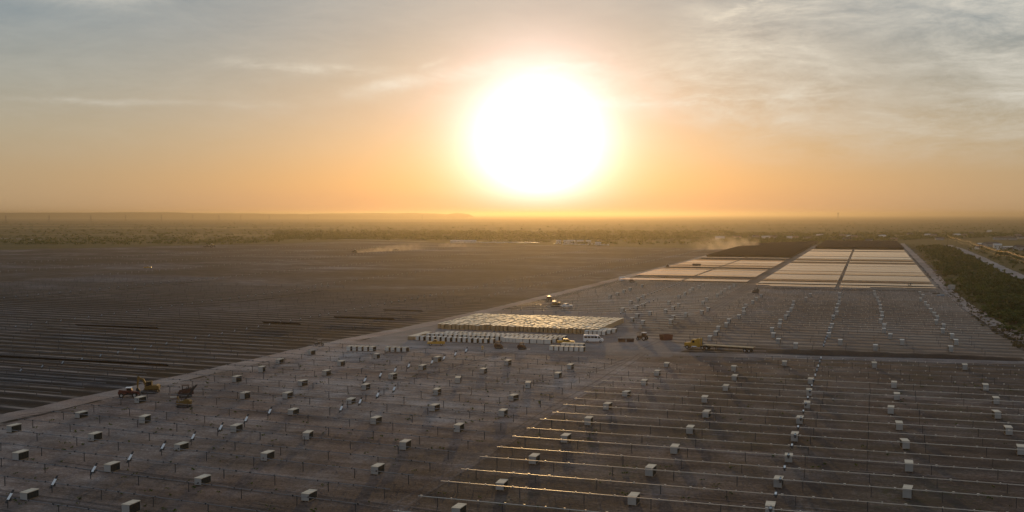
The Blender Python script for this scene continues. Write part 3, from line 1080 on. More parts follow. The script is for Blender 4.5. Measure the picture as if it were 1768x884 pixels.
NEAR = [(-93.2,117.8),(-111.5,119.3),(-51.1,130.6),(-73.9,131.3),(-93.2,134.0),(-111.2,136.2),(-130.8,138.2),(-30.3,143.6),(-12.0,144.8),(-50.2,145.4),(-71.4,148.1),(-92.4,150.7),(-110.2,152.5),(-129.4,154.2),(-148.6,155.5),(5.7,159.4),(-12.1,159.6),(-31.2,160.3),(-50.5,162.3),(-74.4,165.1),(-94.2,167.1),(-109.8,168.5),(-131.1,170.1),(-146.5,170.7),(6.4,176.0),(-11.8,176.4),(-30.3,176.6),(-50.0,179.3),(-71.0,181.5),(-88.7,183.4),(-108.5,186.7),(-146.1,188.1),(6.3,192.9),(-11.9,193.0),(-30.4,193.6),(24.5,194.1),(-50.0,195.5),(-68.2,198.3),(-83.3,199.4),(-127.8,199.5),(-103.2,201.3),(-119.3,202.9),(5.8,209.3),(-12.0,209.5),(-29.8,210.0),(-50.3,212.2),(-71.8,215.7),(-90.1,217.0),(-108.3,218.6),(-124.7,218.9),(-142.5,219.0),(4.7,225.9),(-11.6,226.7),(-32.6,226.8),(24.2,227.1),(-50.0,228.7),(-73.9,232.6),(-91.9,234.3),(-108.9,234.5),(-145.5,234.9),(-127.1,234.9),(-12.0,242.6),(-30.2,243.2),(6.2,243.2),(25.9,244.3),(-49.3,244.8),(-149.0,249.4),(-71.6,249.5),(-91.3,250.3),(-108.2,251.0),(-131.7,251.3),(-30.1,259.1),(-12.5,259.5),(6.0,259.7),(-49.2,260.6),(25.6,262.5),(-72.6,264.5),(-90.2,266.0),(-110.3,266.3),(-129.1,267.3),(-149.9,268.0),(-32.2,274.8),(-49.7,276.2),(-20.6,288.1),(1.8,292.2),(23.9,295.9),(-30.0,127.4),(24.5,211.0),(24.4,177.5)]
COLS = [-149, -130, -110, -92, -73, -50, -31, -12, 5.5, 24.5]
CNAME = ['first column from the dirt track', 'second column from the dirt track', 'third column from the dirt track', 'fourth column from the dirt track', 'column left of the lane', 'column right of the lane', 'second column right of the lane', 'third column right of the lane', 'fourth column right of the lane', 'fifth column right of the lane']
rk = random.Random(21)
byc = {}
for u, w in NEAR:
    c = min(range(10), key=lambda i: abs(COLS[i] - u))
    byc.setdefault(c, []).append((w, u))
for c, lst in byc.items():
    lst.sort()
    for i, (w, u) in enumerate(lst):
        big = u > -8 or rk.random() < 0.2
        crate('cream-topped grey crate, %s from the front in the %s' % (nth(i + 1), CNAME[c]), 'crates spread in the near fields', W(u, w, 0.03), -TH + rk.uniform(-0.06, 0.06) + (rk.uniform(-0.3, 0.3) if rk.random() < 0.15 else 0), 1.2, 2.35, 1.42 if big else (1.3 if rk.random() < 0.8 else 1.12))

MID = [(-117.4,544.6),(-116.9,528.5),(-116.4,571.5),(-115.9,509.0),(-115.8,492.1),(-100.7,498.0),(-99.4,479.0),(-99.3,462.0),(-94.8,425.8),(-91.8,437.9),(-91.4,451.5),(-84.0,403.0),(-86.8,556.9),(-86.3,591.1),(-85.9,542.8),(-85.9,572.9),(-85.1,522.0),(-82.5,386.4),(-84.7,502.1),(-81.2,413.9),(-82.9,465.0),(-77.0,424.6),(-76.8,454.0),(-76.7,378.1),(-76.6,439.8),(-69.9,490.1),(-69.9,573.8),(-69.6,400.1),(-69.6,552.5),(-69.6,592.0),(-69.3,535.8),(-68.7,470.8),(-68.4,515.0),(-67.8,384.8),(-66.8,412.0),(-62.5,425.0),(-62.1,439.2),(-49.2,461.1),(-48.5,499.8),(-48.4,481.5),(-48.3,366.6),(-48.3,520.5),(-48.1,393.8),(-48.1,443.4),(-47.1,378.9),(-47.0,350.8),(-46.9,336.4),(-46.4,411.0),(-46.3,427.4),(-31.0,484.8),(-30.5,367.7),(-30.1,397.8),(-30.1,465.8),(-29.6,430.9),(-29.6,448.1),(-29.4,415.3),(-29.2,383.3),(-28.7,351.4),(-27.0,507.8),(-26.3,532.2),(-25.9,335.7),(-20.1,325.7),(-13.1,543.6),(-12.3,420.8),(-12.3,513.7),(-12.2,475.3),(-12.1,456.1),(-11.9,375.0),(-11.9,490.6),(-11.8,357.8),(-11.7,388.1),(-11.4,438.6),(-7.8,339.4),(2.3,329.0),(3.0,562.1),(3.3,539.4),(4.3,519.3),(4.6,410.6),(4.8,495.7),(4.9,458.5),(5.1,475.4),(5.2,426.0),(5.3,377.5),(5.4,441.6),(5.6,392.4),(7.0,360.8),(10.1,345.2),(22.9,520.3),(23.0,332.9),(23.6,413.8),(23.9,382.9),(24.0,498.8),(24.1,481.7),(24.3,463.4),(24.4,563.9),(24.7,445.8),(24.9,430.1),(24.9,543.3),(25.2,398.9),(25.7,350.6),(25.7,367.1)]
MC = [-117, -100, -92, -84.5, -76.5, -68.5, -47.5, -29, -12, 5, 24.5]
byc = {}
for u, w in MID:
    c = min(range(len(MC)), key=lambda i: abs(MC[i] - u))
    byc.setdefault(c, []).append((w, u))
for c, lst in byc.items():
    lst.sort()
    for i, (w, u) in enumerate(lst):
        crate('small pale crate beyond the cross road, %s column from left, %s from the road' % (nth(c + 1), nth(i + 1)), 'crates spread in the middle field', W(u, w, 0.03), -TH + rk.uniform(-0.05, 0.05), 1.25, 2.3, 1.75, full=False, tops='carton_white', ends='carton_end')


# storage yard -----------------------------------------------------------
def yard_row(u0, u1, w, n, row, front=True):
    for i in range(n):
        u = u0 + (u1 - u0) * i / max(1, n - 1)
        cream = rk.random() < 0.3
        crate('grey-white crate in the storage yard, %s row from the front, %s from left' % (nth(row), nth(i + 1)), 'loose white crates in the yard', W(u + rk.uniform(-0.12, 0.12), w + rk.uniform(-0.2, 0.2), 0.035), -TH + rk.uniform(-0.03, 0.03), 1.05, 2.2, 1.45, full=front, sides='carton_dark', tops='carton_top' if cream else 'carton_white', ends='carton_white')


def near_uw(x, y, z=0.0):
    p = G(x, y, z)
    return p.x * CT - p.y * ST, p.x * ST + p.y * CT


a0 = near_uw(722, 588)
a1 = near_uw(962, 587)
yard_row(a0[0], a0[0] + 25.0, a0[1], 15, 1)
yard_row(a0[0] + 27.6, a1[0] + 1.0, a0[1] + 4.2, 14, 2)
yard_row(a0[0] + 0.5, a1[0] + 1.6, a0[1] + 7.6, 28, 3)
yard_row(a0[0] + 2.0, a1[0] + 2.6, a0[1] + 11.4, 27, 4)
yard_row(a0[0] + 4.0, a1[0] + 2.6, a0[1] + 15.0, 26, 5)
print('yard rows', a0, a1)
# long low cream stack at the left end
b0 = near_uw(703, 587)
for j in range(6):
    crate('brown-ended cream crate in the low stack at the yard corner, %s from front' % nth(j + 1), 'low stack at the yard corner', W(b0[0] + 1.2, b0[1] + 1.5 + j * 2.36, 0.035), -TH, 2.3, 2.3, 1.15, tops='carton_top', ends='carton_brown', sides='carton_brown')
# groups in front
for (x0, x1, y, n, nm) in [(602, 641, 606.5, 5, 'grey crate in the group of five near the dirt track, %s from left'), (668, 698, 608, 4, 'cream-topped crate in the group of four left of the yellow pickup, %s from left'), (952, 1004, 606, 7, 'cream-topped crate in front of the right yellow car, front row, %s from left')]:
    p0, p1 = near_uw(x0, y), near_uw(x1, y + (2.0 if x0 > 900 else 0.8))
    for i in range(n):
        t = i / (n - 1)
        crate(nm % nth(i + 1), 'small crate groups', W(p0[0] + (p1[0] - p0[0]) * t, p0[1] + (p1[1] - p0[1]) * t + 1.0, 0.035), -TH, 1.2, 2.3, 1.4, tops='carton_top', ends='carton_white')
p0, p1 = near_uw(972, 601), near_uw(1004, 602)
for i in range(5):
    t = i / 4
    crate('cream-topped crate in front of the right yellow car, back row, %s from left' % nth(i + 1), 'small crate groups', W(p0[0] + (p1[0] - p0[0]) * t, p0[1] + 1.2, 0.035), -TH, 1.2, 2.3, 1.4, tops='carton_top', ends='carton_white')
p0, p1 = near_uw(1012, 578.5), near_uw(1042, 579.5)
for j in range(3):
    for i in range(5):
        t = i / 4
        crate('blue-white crate beside the white van, %s row from the front, %s from left' % (nth(j + 1), nth(i + 1)), 'crates beside the van', W(p0[0] + (p1[0] - p0[0]) * t + j * 0.8, p0[1] + 1.2 + j * 4, 0.035), -TH, 1.2, 2.2, 1.4, full=False, tops='carton_white', ends='carton_white')
crate('single pale crate at the back corner behind the white van', 'crates beside the van', W(p0[0] - 1.4, p0[1] + 9, 0.035), -TH, 1.2, 2.2, 1.9, full=False, tops='carton_white', ends='carton_white')

# the big stack: two layers of brown cartons, side by side
u0, u1, w0, w1 = -142.8, -85.0, 343.8, 384.5
NC, NRW = 40, 17
cw = (u1 - u0) / NC
cl = (w1 - w0) / NRW
CHT = 1.8
rs = random.Random(17)
pal_f, core_f, end_f, lid_f = [], [], [], []


def block_mesh():
    m = MB().box((0, 0, CHT / 2), (cw * 0.68, cl * 0.97, CHT - 0.1))
    return m.mesh('carton')


car_me = block_mesh()
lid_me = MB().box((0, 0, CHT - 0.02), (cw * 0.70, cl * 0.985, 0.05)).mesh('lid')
pal_me = MB().box((0, -cl * 0.3, 0.02), (cw * 0.9, 0.12, 0.09)).box((0, 0, 0.02), (cw * 0.9, 0.12, 0.09)).box((0, cl * 0.3, 0.02), (cw * 0.9, 0.12, 0.09)).mesh('pallet')
rest = MB()
restlid = MB()
restpal = MB()
cnt = 0
COLO = [(rs.uniform(-0.12, 0.12), rs.uniform(-0.9, 0.5)) for _ in range(NC)]
for layer in (1,):
    for j in range(NRW):
        for i in range(NC):
            if j < 2 and (i in (12, 13)) and layer == 1 and j == 0:
                continue
            gap = 0.22 * (i // 4) / (NC / 4) if True else 0
            u = u0 + (i + 0.5) * cw + COLO[i][0] + rs.uniform(-0.04, 0.04)
            w = w0 + (j + 0.5) * cl + COLO[i][1] + rs.uniform(-0.06, 0.06)
            z = 0.045
            visible = (layer == 1) or j == 0 or i == NC - 1
            single = (layer == 0 and j == 0) or (layer == 1 and j < 8) or (i == NC - 1 and layer == 1)
            if single and cnt < 300:
                cnt += 1
                if layer == 0:
                    lab = 'brown carton at the bottom front of the big stack, %s from left' % nth(i + 1)
                else:
                    lab = 'cream-lidded brown carton topping the big stack, %s row back, %s from left' % (nth(j + 1), nth(i + 1))
                r = thing('stacked_carton', lab, 'crate', W(u, w, z), -TH + rs.uniform(-0.015, 0.015), 'big stack of cartons')
                r.scale = (1, 1, rs.uniform(0.9, 1.06))
                part('carton', car_me, 'carton_brown', r)
                part('lid', lid_me, 'sunlit_wrap', r)
                if j == 0:
                    part('pallet', pal_me, 'pallet_wood', r)
            elif visible or layer == 0 and (j == NRW - 1 or i == 0):
                hv = rs.uniform(-0.16, 0.1)
                rest.box((u, w, z + CHT / 2 + hv / 2), (cw * 0.68, cl * 0.97, CHT - 0.1 + hv))
                if layer == 1:
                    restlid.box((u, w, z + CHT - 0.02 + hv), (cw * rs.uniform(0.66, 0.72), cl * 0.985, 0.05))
o = part('stacked_cartons', rest, 'carton_brown', None, rot=(0, 0, -TH), kind='stuff')
tag(o, 'far rows of brown cartons in the big storage stack', 'crates')
part('lids', restlid, 'sunlit_wrap', o, kind='stuff')
# ------------------------------------------------------------------ vehicles and machines
mat('yellow_paint', (0.46, 0.25, 0.02), 0.35, var=0.08, spec=0.6)
mat('machine_yellow', (0.15, 0.085, 0.012), 0.6, var=0.15)
mat('red_paint', (0.095, 0.017, 0.012), 0.6, var=0.15)
mat('rust_red', (0.06, 0.022, 0.015), 0.7, var=0.25)
mat('van_white', (0.72, 0.73, 0.74), 0.35, spec=0.6)
mat('dark_glass', (0.01, 0.012, 0.014), 0.08)
mat('rubber', (0.014, 0.014, 0.014), 0.85)
mat('rim', (0.45, 0.45, 0.45), 0.4, 0.6)
mat('chassis', (0.02, 0.02, 0.022), 0.7)
mat('dark_paint', (0.025, 0.03, 0.032), 0.45)
mat('deck_wood', (0.42, 0.32, 0.20), 0.8, var=0.2, vscale=2.0)
mat('chrome', (0.7, 0.7, 0.7), 0.2, 1.0)
mat('lamp_red', (0.35, 0.01, 0.01), 0.3)
mat('lamp_clear', (0.75, 0.75, 0.7), 0.2)
mat('orange_plastic', (0.7, 0.28, 0.03), 0.5)
mat('blue_sheet', (0.25, 0.33, 0.40), 0.6)


def wheel(root, x, y, r, wd):
    t = part('wheel', cached(('tyre', r, wd), lambda: MB().cyl((0, -wd / 2, 0), (0, wd / 2, 0), r, 16).mesh('wheel')), 'rubber', root, (x, y, r))
    part('rim', cached(('rim', r, wd), lambda: MB().cyl((0, -wd / 2 - 0.01, 0), (0, wd / 2 + 0.01, 0), r * 0.55, 10).mesh('rim')), 'rim', t)


def slab(prof, w):
    return MB().prism(prof, -w / 2, w / 2)


def pickup(label, loc, rz, paint='yellow_paint', crew=False, name='pickup_truck'):
    R = thing(name, label, 'pickup', loc, rz)
    L = 5.4
    cab0 = -0.35 if not crew else -0.95
    low = [(-2.7, 0.5), (2.6, 0.5), (2.7, 0.75), (2.62, 1.02), (1.2, 1.12), (cab0, 1.1), (cab0, 0.75), (-2.6, 0.75), (-2.7, 0.72)]
    part('body', slab(low, 1.9), paint, R)
    cabm = MB()
    prof = [(1.25, 1.10), (0.55, 1.72), (cab0 + 0.12, 1.76), (cab0, 1.10)]
    n = 4
    vs = [(x, -0.93 if z < 1.2 else -0.76, z) for x, z in prof] + [(x, 0.93 if z < 1.2 else 0.76, z) for x, z in prof]
    cabm._add(vs, [(0, 1, 2, 3), (7, 6, 5, 4), (0, 4, 5, 1), (1, 5, 6, 2), (2, 6, 7, 3), (3, 7, 4, 0)])
    part('cab', cabm, paint, R)
    for s in (-1, 1):
        q = MB()._add([(1.0, s * 0.935, 1.2), (0.55, s * 0.815, 1.62), (cab0 + 0.25, s * 0.815, 1.64), (cab0 + 0.2, s * 0.935, 1.2)], [(0, 1, 2, 3)])
        part('side_window', q, 'dark_glass', R)
        part('bed_side', MB().box(((cab0 - 2.62) / 2, s * 0.9, 0.92), (2.62 + cab0, 0.09, 0.42)), paint, R)
        part('headlight', MB().box((2.66, s * 0.7, 0.88), (0.06, 0.35, 0.16)), 'lamp_clear', R)
        part('tail_light', MB().box((-2.7, s * 0.85, 0.85), (0.05, 0.14, 0.3)), 'lamp_red', R)
        wheel(R, 1.72, s * 0.82, 0.38, 0.26)
        wheel(R, -1.62, s * 0.82, 0.38, 0.26)
    part('windscreen', MB()._add([(1.26, -0.8, 1.16), (1.26, 0.8, 1.16), (0.62, 0.68, 1.69), (0.62, -0.68, 1.69)], [(0, 1, 2, 3)]), 'dark_glass', R)
    part('tailgate', MB().box((-2.64, 0, 0.93), (0.08, 1.8, 0.42)), paint, R)
    part('bumper', MB().box((2.7, 0, 0.58), (0.14, 1.85, 0.2)).mesh('bumper'), 'chrome', R)
    part('bumper', MB().box((-2.75, 0, 0.58), (0.14, 1.8, 0.18)).mesh('bumper'), 'chrome', R)
    return R


def van(label, loc, rz):
    R = thing('passenger_van', label, 'van', loc, rz)
    prof = [(-3.1, 0.42), (3.0, 0.42), (3.15, 0.7), (3.05, 1.05), (2.35, 1.25), (1.75, 2.18), (1.4, 2.3), (-3.0, 2.34), (-3.12, 2.2)]
    part('body', slab(prof, 1.95), 'van_white', R)
    for s in (-1, 1):
        x = -2.85
        for i in range(4):
            part('side_window', MB().box((x + 0.45, s * 0.985, 1.72), (0.92, 0.03, 0.56)), 'dark_glass', R)
            x += 1.04
        part('front_window', MB()._add([(1.45, s * 0.985, 1.35), (2.2, s * 0.985, 1.35), (1.75, s * 0.985, 2.0), (1.45, s * 0.985, 2.0)], [(0, 1, 2, 3)]), 'dark_glass', R)
        part('headlight', MB().box((3.1, s * 0.75, 0.88), (0.06, 0.3, 0.2)), 'lamp_clear', R)
        part('mirror', MB().box((2.0, s * 1.1, 1.5), (0.12, 0.2, 0.3)), 'chassis', R)
        wheel(R, 2.15, s * 0.86, 0.36, 0.24)
        wheel(R, -1.9, s * 0.86, 0.36, 0.24)
    part('windscreen', MB()._add([(2.38, -0.85, 1.26), (2.38, 0.85, 1.26), (1.8, 0.8, 2.13), (1.8, -0.8, 2.13)], [(0, 1, 2, 3)]), 'dark_glass', R)
    part('bumper', MB().box((3.12, 0, 0.5), (0.14, 1.9, 0.22)), 'chassis', R)
    part('roof_rail', MB().box((-0.8, 0, 2.36), (3.4, 0.5, 0.05)), 'van_white', R)
    return R


def tracks(R, L, gauge, wd, h, m='chassis'):
    def mk():
        n = 10
        prof = []
        for i in range(n + 1):
            t = -math.pi / 2 + math.pi * i / n
            prof.append((L / 2 - h / 2 + math.cos(t) * h / 2, h / 2 + math.sin(t) * h / 2))
        for i in range(n + 1):
            t = math.pi / 2 + math.pi * i / n
            prof.append((-L / 2 + h / 2 + math.cos(t) * h / 2, h / 2 + math.sin(t) * h / 2))
        return MB().prism(prof, -wd / 2, wd / 2).mesh('track')
    for s in (-1, 1):
        t = part('track', cached(('trk', L, wd, h), mk), m, R, (0, s * gauge / 2, 0))
        part('track_roller', cached(('trr', L, wd, h), lambda: MB().box((0, 0, h * 0.5), (L * 0.62, wd + 0.06, h * 0.4)).mesh('track_roller')), 'pile_steel', t)


def excavator(label, loc, rz):
    R = thing('excavator', label, 'excavator', loc, rz)
    tracks(R, 3.7, 1.9, 0.5, 0.75)
    part('turntable', MB().cyl((0, 0, 0.6), (0, 0, 0.95), 0.65, 12), 'chassis', R)
    b = slab([(-1.75, 0.95), (1.15, 0.95), (1.2, 1.25), (0.2, 1.75), (-1.5, 1.9), (-1.85, 1.6)], 2.1)
    part('body', b, 'machine_yellow', R)
    part('counterweight', slab([(-2.0, 0.98), (-1.72, 0.95), (-1.72, 1.82), (-1.95, 1.7)], 2.15), 'machine_yellow', R)
    c = part('cab', slab([(-0.5, 1.7), (0.95, 1.2), (1.12, 1.6), (0.75, 2.72), (-0.5, 2.78)], 0.95), 'machine_yellow', R, (0, 0.55, 0))
    for s in (-1, 1):
        part('window', MB()._add([(-0.35, s * 0.482, 1.9), (0.85, s * 0.482, 1.75), (0.65, s * 0.482, 2.6), (-0.35, s * 0.482, 2.64)], [(0, 1, 2, 3)]), 'dark_glass', c)
    part('windscreen', MB()._add([(1.12, -0.4, 1.66), (1.12, 0.4, 1.66), (0.78, 0.4, 2.66), (0.78, -0.4, 2.66)], [(0, 1, 2, 3)]), 'dark_glass', c)
    part('boom', MB().prism([(0.7, 1.25), (1.05, 1.2), (1.75, 2.75), (2.75, 3.35), (2.7, 3.65), (1.5, 3.15)], -0.62, -0.3), 'machine_yellow', R)
    part('stick', MB().prism([(2.45, 3.7), (2.8, 3.75), (3.05, 2.4), (3.0, 1.05), (2.8, 1.05), (2.62, 2.6)], -0.6, -0.32), 'machine_yellow', R)
    part('boom_cylinder', MB().cyl((1.15, -0.46, 1.25), (1.75, -0.46, 2.5), 0.07, 6), 'chrome', R)
    part('bucket', MB().prism([(2.7, 1.1), (3.1, 1.1), (3.25, 0.6), (2.9, 0.12), (2.35, 0.1), (2.3, 0.55)], -0.85, -0.05), 'chassis', R)
    return R


def compact_loader(label, loc, rz, paint='red_paint', roof='van_white', forks=True, name='compact_loader', scale=1.0):
    """skid steer on tracks: engine hood behind, cage cab, lift arms and forks in front"""
    R = thing(name, label, 'loader', loc, rz)
    R.scale = (scale,) * 3
    tracks(R, 2.1, 1.3, 0.4, 0.72)
    part('body', slab([(-1.35, 0.5), (0.7, 0.45), (0.75, 0.8), (-0.1, 1.1), (-0.5, 1.35), (-1.3, 1.3)], 1.05), paint, R)
    cage = MB()
    for x, y in ((-0.5, -0.45), (-0.5, 0.45), (0.45, -0.45), (0.45, 0.45)):
        cage.box((x, y, 1.45), (0.09, 0.09, 1.05))
    cage.box((-0.5, 0, 1.5), (0.05, 0.9, 0.9))
    part('cab_frame', cage, 'chassis', R)
    part('cab_roof', MB().box((-0.02, 0, 2.02), (1.2, 1.05, 0.1)), roof, R)
    part('seat', MB().box((-0.25, 0, 1.2), (0.4, 0.5, 0.5)), 'chassis', R)
    for s in (-1, 1):
        part('lift_arm', MB().prism([(-1.2, 1.15), (-1.0, 1.5), (0.9, 1.15), (1.3, 0.35), (1.1, 0.3), (0.75, 0.95)], s * 0.62 - 0.07, s * 0.62 + 0.07), paint, R)
    part('attachment_plate', MB().box((1.3, 0, 0.35), (0.12, 1.4, 0.5)), 'chassis', R)
    if forks:
        for s in (-1, 1):
            part('fork', MB().box((1.9, s * 0.35, 0.12), (1.1, 0.13, 0.06)), 'clamp_steel', R)
    else:
        part('bucket', MB().prism([(1.3, 0.1), (2.0, 0.08), (1.95, 0.15), (1.4, 0.25), (1.36, 0.7), (1.28, 0.7)], -0.8, 0.8), 'chassis', R)
    return R


def telehandler(label, loc, rz):
    R = thing('telehandler', label, 'loader', loc, rz)
    for s in (-1, 1):
        wheel(R, 1.35, s * 0.85, 0.5, 0.4)
        wheel(R, -1.35, s * 0.85, 0.5, 0.4)
    part('chassis_frame', MB().box((0, 0, 0.72), (4.0, 1.1, 0.4)), 'chassis', R)
    part('engine_hood', slab([(-2.1, 0.75), (-0.4, 0.75), (-0.4, 1.35), (-1.9, 1.45), (-2.1, 1.3)], 1.5), 'red_paint', R)
    part('front_body', slab([(0.7, 0.8), (2.0, 0.75), (2.0, 1.05), (1.0, 1.3), (0.7, 1.3)], 1.4), 'red_paint', R)
    c = part('cab', slab([(-0.35, 0.95), (0.7, 0.95), (0.8, 1.5), (0.6, 2.05), (-0.35, 2.05)], 1.3), 'red_paint', R)
    for s in (-1, 1):
        part('window', MB().box((0.15, s * 0.66, 1.65), (0.8, 0.02, 0.6)), 'dark_glass', c)
    part('cab_roof', MB().box((0.1, 0, 2.1), (1.25, 1.4, 0.1)), 'van_white', R)
    part('boom', MB().prism([(-1.9, 1.5), (-1.9, 1.75), (2.3, 1.25), (2.5, 0.5), (2.3, 0.45), (2.05, 1.0)], -0.95, -0.7), 'red_paint', R)
    part('bucket', MB().prism([(2.3, 0.15), (3.0, 0.12), (2.9, 0.25), (2.45, 0.35), (2.4, 0.85), (2.3, 0.85)], -0.9, 0.9), 'chassis', R)
    return R


def pile_driver(label, loc, rz):
    R = thing('pile_driver', label, 'pile driver', loc, rz)
    tracks(R, 2.6, 1.4, 0.45, 0.62)
    part('body', slab([(-1.4, 0.6), (1.0, 0.6), (1.05, 1.0), (0.6, 1.35), (-1.2, 1.6), (-1.45, 1.3)], 1.35), 'machine_yellow', R)
    part('engine_cover', MB().box((-0.7, 0, 1.55), (1.2, 1.2, 0.3), taper=0.85), 'machine_yellow', R)
    mast = MB()
    a, b = Vector((0.8, 0, 0.4)), Vector((-2.7, 0, 4.7))
    for y in (-0.14, 0.14):
        mast.cyl(a + Vector((0, y, 0)), b + Vector((0, y, 0)), 0.17, 6)
    for i in range(9):
        p = a.lerp(b, i / 8)
        mast.box(p, (0.1, 0.34, 0.08))
    part('mast', mast, 'chassis', R)
    part('hammer', MB().cyl(a.lerp(b, 0.72) + Vector((0.2, 0, 0.14)), a.lerp(b, 0.9) + Vector((0.2, 0, 0.14)), 0.17, 8), 'chassis', R)
    part('front_arm', MB().path([(0.9, -0.4, 0.9), (1.5, -0.4, 2.1), (1.7, -0.4, 1.0)], 0.08), 'machine_yellow', R)
    part('control_stand', MB().box((1.25, 0.5, 1.0), (0.3, 0.4, 0.8)), 'machine_yellow', R)
    part('foot_plate', MB().box((1.3, 0, 0.25), (0.7, 1.0, 0.12)), 'chassis', R)
    return R


def utility_vehicle(label, loc, rz):
    R = thing('utility_vehicle', label, 'utility vehicle', loc, rz)
    part('body', slab([(-1.4, 0.45), (1.3, 0.45), (1.4, 0.75), (0.6, 0.95), (0.5, 0.6), (-0.3, 0.6), (-0.35, 0.95), (-1.4, 0.95)], 1.4), 'dark_paint', R)
    fr = MB()
    for y in (-0.62, 0.62):
        fr.path([(0.75, y, 0.9), (0.45, y, 1.85), (-0.45, y, 1.85), (-0.5, y, 0.9)], 0.05)
    part('roll_cage', fr, 'chassis', R)
    part('roof', MB().box((0, 0, 1.9), (1.15, 1.4, 0.06)), 'dark_paint', R)
    part('windscreen', MB()._add([(0.76, -0.58, 0.95), (0.76, 0.58, 0.95), (0.48, 0.58, 1.82), (0.48, -0.58, 1.82)], [(0, 1, 2, 3)]), 'dark_glass', R)
    part('seat', MB().box((-0.1, 0, 0.85), (0.5, 1.2, 0.6)), 'chassis', R)
    for s in (-1, 1):
        wheel(R, 0.95, s * 0.62, 0.34, 0.28)
        wheel(R, -0.95, s * 0.62, 0.34, 0.28)
    return R


def truck_tractor(label, loc, rz):
    R = thing('truck_tractor', label, 'truck', loc, rz)
    part('frame_rail', MB().box((0.4, 0, 0.8), (7.0, 0.9, 0.25)), 'chassis', R)
    part('hood', slab([(1.9, 0.75), (4.0, 0.75), (4.05, 1.55), (3.9, 1.75), (1.9, 2.0)], 1.7), 'yellow_paint', R)
    c = part('cab', slab([(0.2, 0.7), (1.95, 0.7), (1.95, 2.0), (1.65, 2.85), (0.2, 2.95)], 2.2), 'yellow_paint', R)
    for s in (-1, 1):
        part('window', MB().box((1.15, s * 1.11, 2.25), (0.8, 0.03, 0.65)), 'dark_glass', c)
    part('sleeper', slab([(-0.85, 0.75), (0.22, 0.75), (0.22, 3.05), (-0.3, 3.3), (-0.85, 3.2)], 2.25), 'yellow_paint', R)
    part('windscreen', MB()._add([(1.97, -0.98, 2.05), (1.97, 0.98, 2.05), (1.69, 0.95, 2.82), (1.69, -0.95, 2.82)], [(0, 1, 2, 3)]), 'dark_glass', R)
    part('grille', MB().box((4.07, 0, 1.2), (0.06, 1.1, 0.8)), 'chrome', R)
    part('bumper', MB().box((4.12, 0, 0.6), (0.2, 2.3, 0.35)), 'chrome', R)
    for s in (-1, 1):
        part('exhaust_stack', MB().cyl((-0.98, s * 0.95, 1.0), (-0.98, s * 0.95, 3.7), 0.09, 8), 'chrome', R)
        part('fuel_tank', MB().cyl((0.1, s * 1.0, 0.72), (1.6, s * 1.0, 0.72), 0.3, 10), 'chrome', R)
        part('fender', MB().prism([(2.4, 0.95), (2.6, 1.25), (3.3, 1.3), (3.7, 1.0), (3.6, 0.95), (3.2, 1.15), (2.7, 1.1), (2.5, 0.9)], s * 1.1 - 0.14, s * 1.1 + 0.14), 'yellow_paint', R)
        wheel(R, 3.05, s * 1.05, 0.52, 0.3)
        wheel(R, -1.7, s * 0.95, 0.52, 0.55)
        wheel(R, -2.95, s * 0.95, 0.52, 0.55)
    part('fifth_wheel', MB().cyl((-2.3, 0, 0.95), (-2.3, 0, 1.15), 0.5, 10), 'chassis', R)
    return R


def flatbed(label, loc, rz):
    R = thing('flatbed_trailer', label, 'trailer', loc, rz)
    n = 24
    L = 15.2
    for i in range(n):
        part('deck_plank', cached('deckplank', lambda: MB().box((0, 0, 1.45), (L / n - 0.03, 2.5, 0.07)).mesh('deck_plank')), 'deck_wood', R, (-L / 2 + (i + 0.5) * L / n, 0, 0))
    for s in (-1, 1):
        part('main_beam', slab([(-L / 2, 1.2), (-L / 2, 1.41), (L / 2, 1.41), (L / 2, 1.25), (L / 2 - 2.8, 1.22), (L / 2 - 3.6, 0.9), (-L / 2 + 1.5, 0.9)], 0.14), 'chassis', R, (0, s * 0.5, 0))
        part('side_rail', MB().box((0, s * 1.27, 1.4), (L, 0.05, 0.16)), 'deck_wood', R)
        for x in (-5.2, -6.45):
            wheel(R, x, s * 0.95, 0.52, 0.55)
        part('landing_leg', MB().box((3.6, s * 0.7, 0.55), (0.14, 0.14, 1.1)), 'chassis', R)
        part('tail_light', MB().box((-L / 2 - 0.03, s * 0.9, 1.1), (0.05, 0.3, 0.12)), 'lamp_red', R)
    part('headboard', MB().box((L / 2 - 0.03, 0, 1.55), (0.06, 2.5, 0.3)), 'chassis', R)
    return R


def skip(label, loc, rz, paint, l=3.2, w=1.8, h=1.3, cat='dumpster', name='dumpster'):
    R = thing(name, label, cat, loc, rz)
    def side(pts):
        return pts
    part('floor', MB().box((0, 0, 0.1), (l * 0.86, w - 0.1, 0.08)), paint, R)
    for s in (-1, 1):
        part('side_wall', MB().prism([(-l * 0.43, 0.08), (l * 0.43, 0.08), (l / 2, h), (-l / 2, h)], s * (w / 2) - 0.03, s * (w / 2) + 0.03), paint, R)
        part('end_wall', MB()._add([(s * l * 0.43, -w / 2, 0.08), (s * l * 0.43, w / 2, 0.08), (s * l / 2, w / 2, h), (s * l / 2, -w / 2, h), (s * (l * 0.43 - 0.06), -w / 2, 0.08), (s * (l * 0.43 - 0.06), w / 2, 0.08), (s * (l / 2 - 0.06), w / 2, h), (s * (l / 2 - 0.06), -w / 2, h)], [(0, 1, 2, 3), (7, 6, 5, 4), (2, 6, 7, 3)]), paint, R)
        part('rim_bar', MB().box((0, s * (w / 2 + 0.02), h), (l, 0.1, 0.1)), paint if paint != 'rust_red' else 'carton_white', R)
    return R


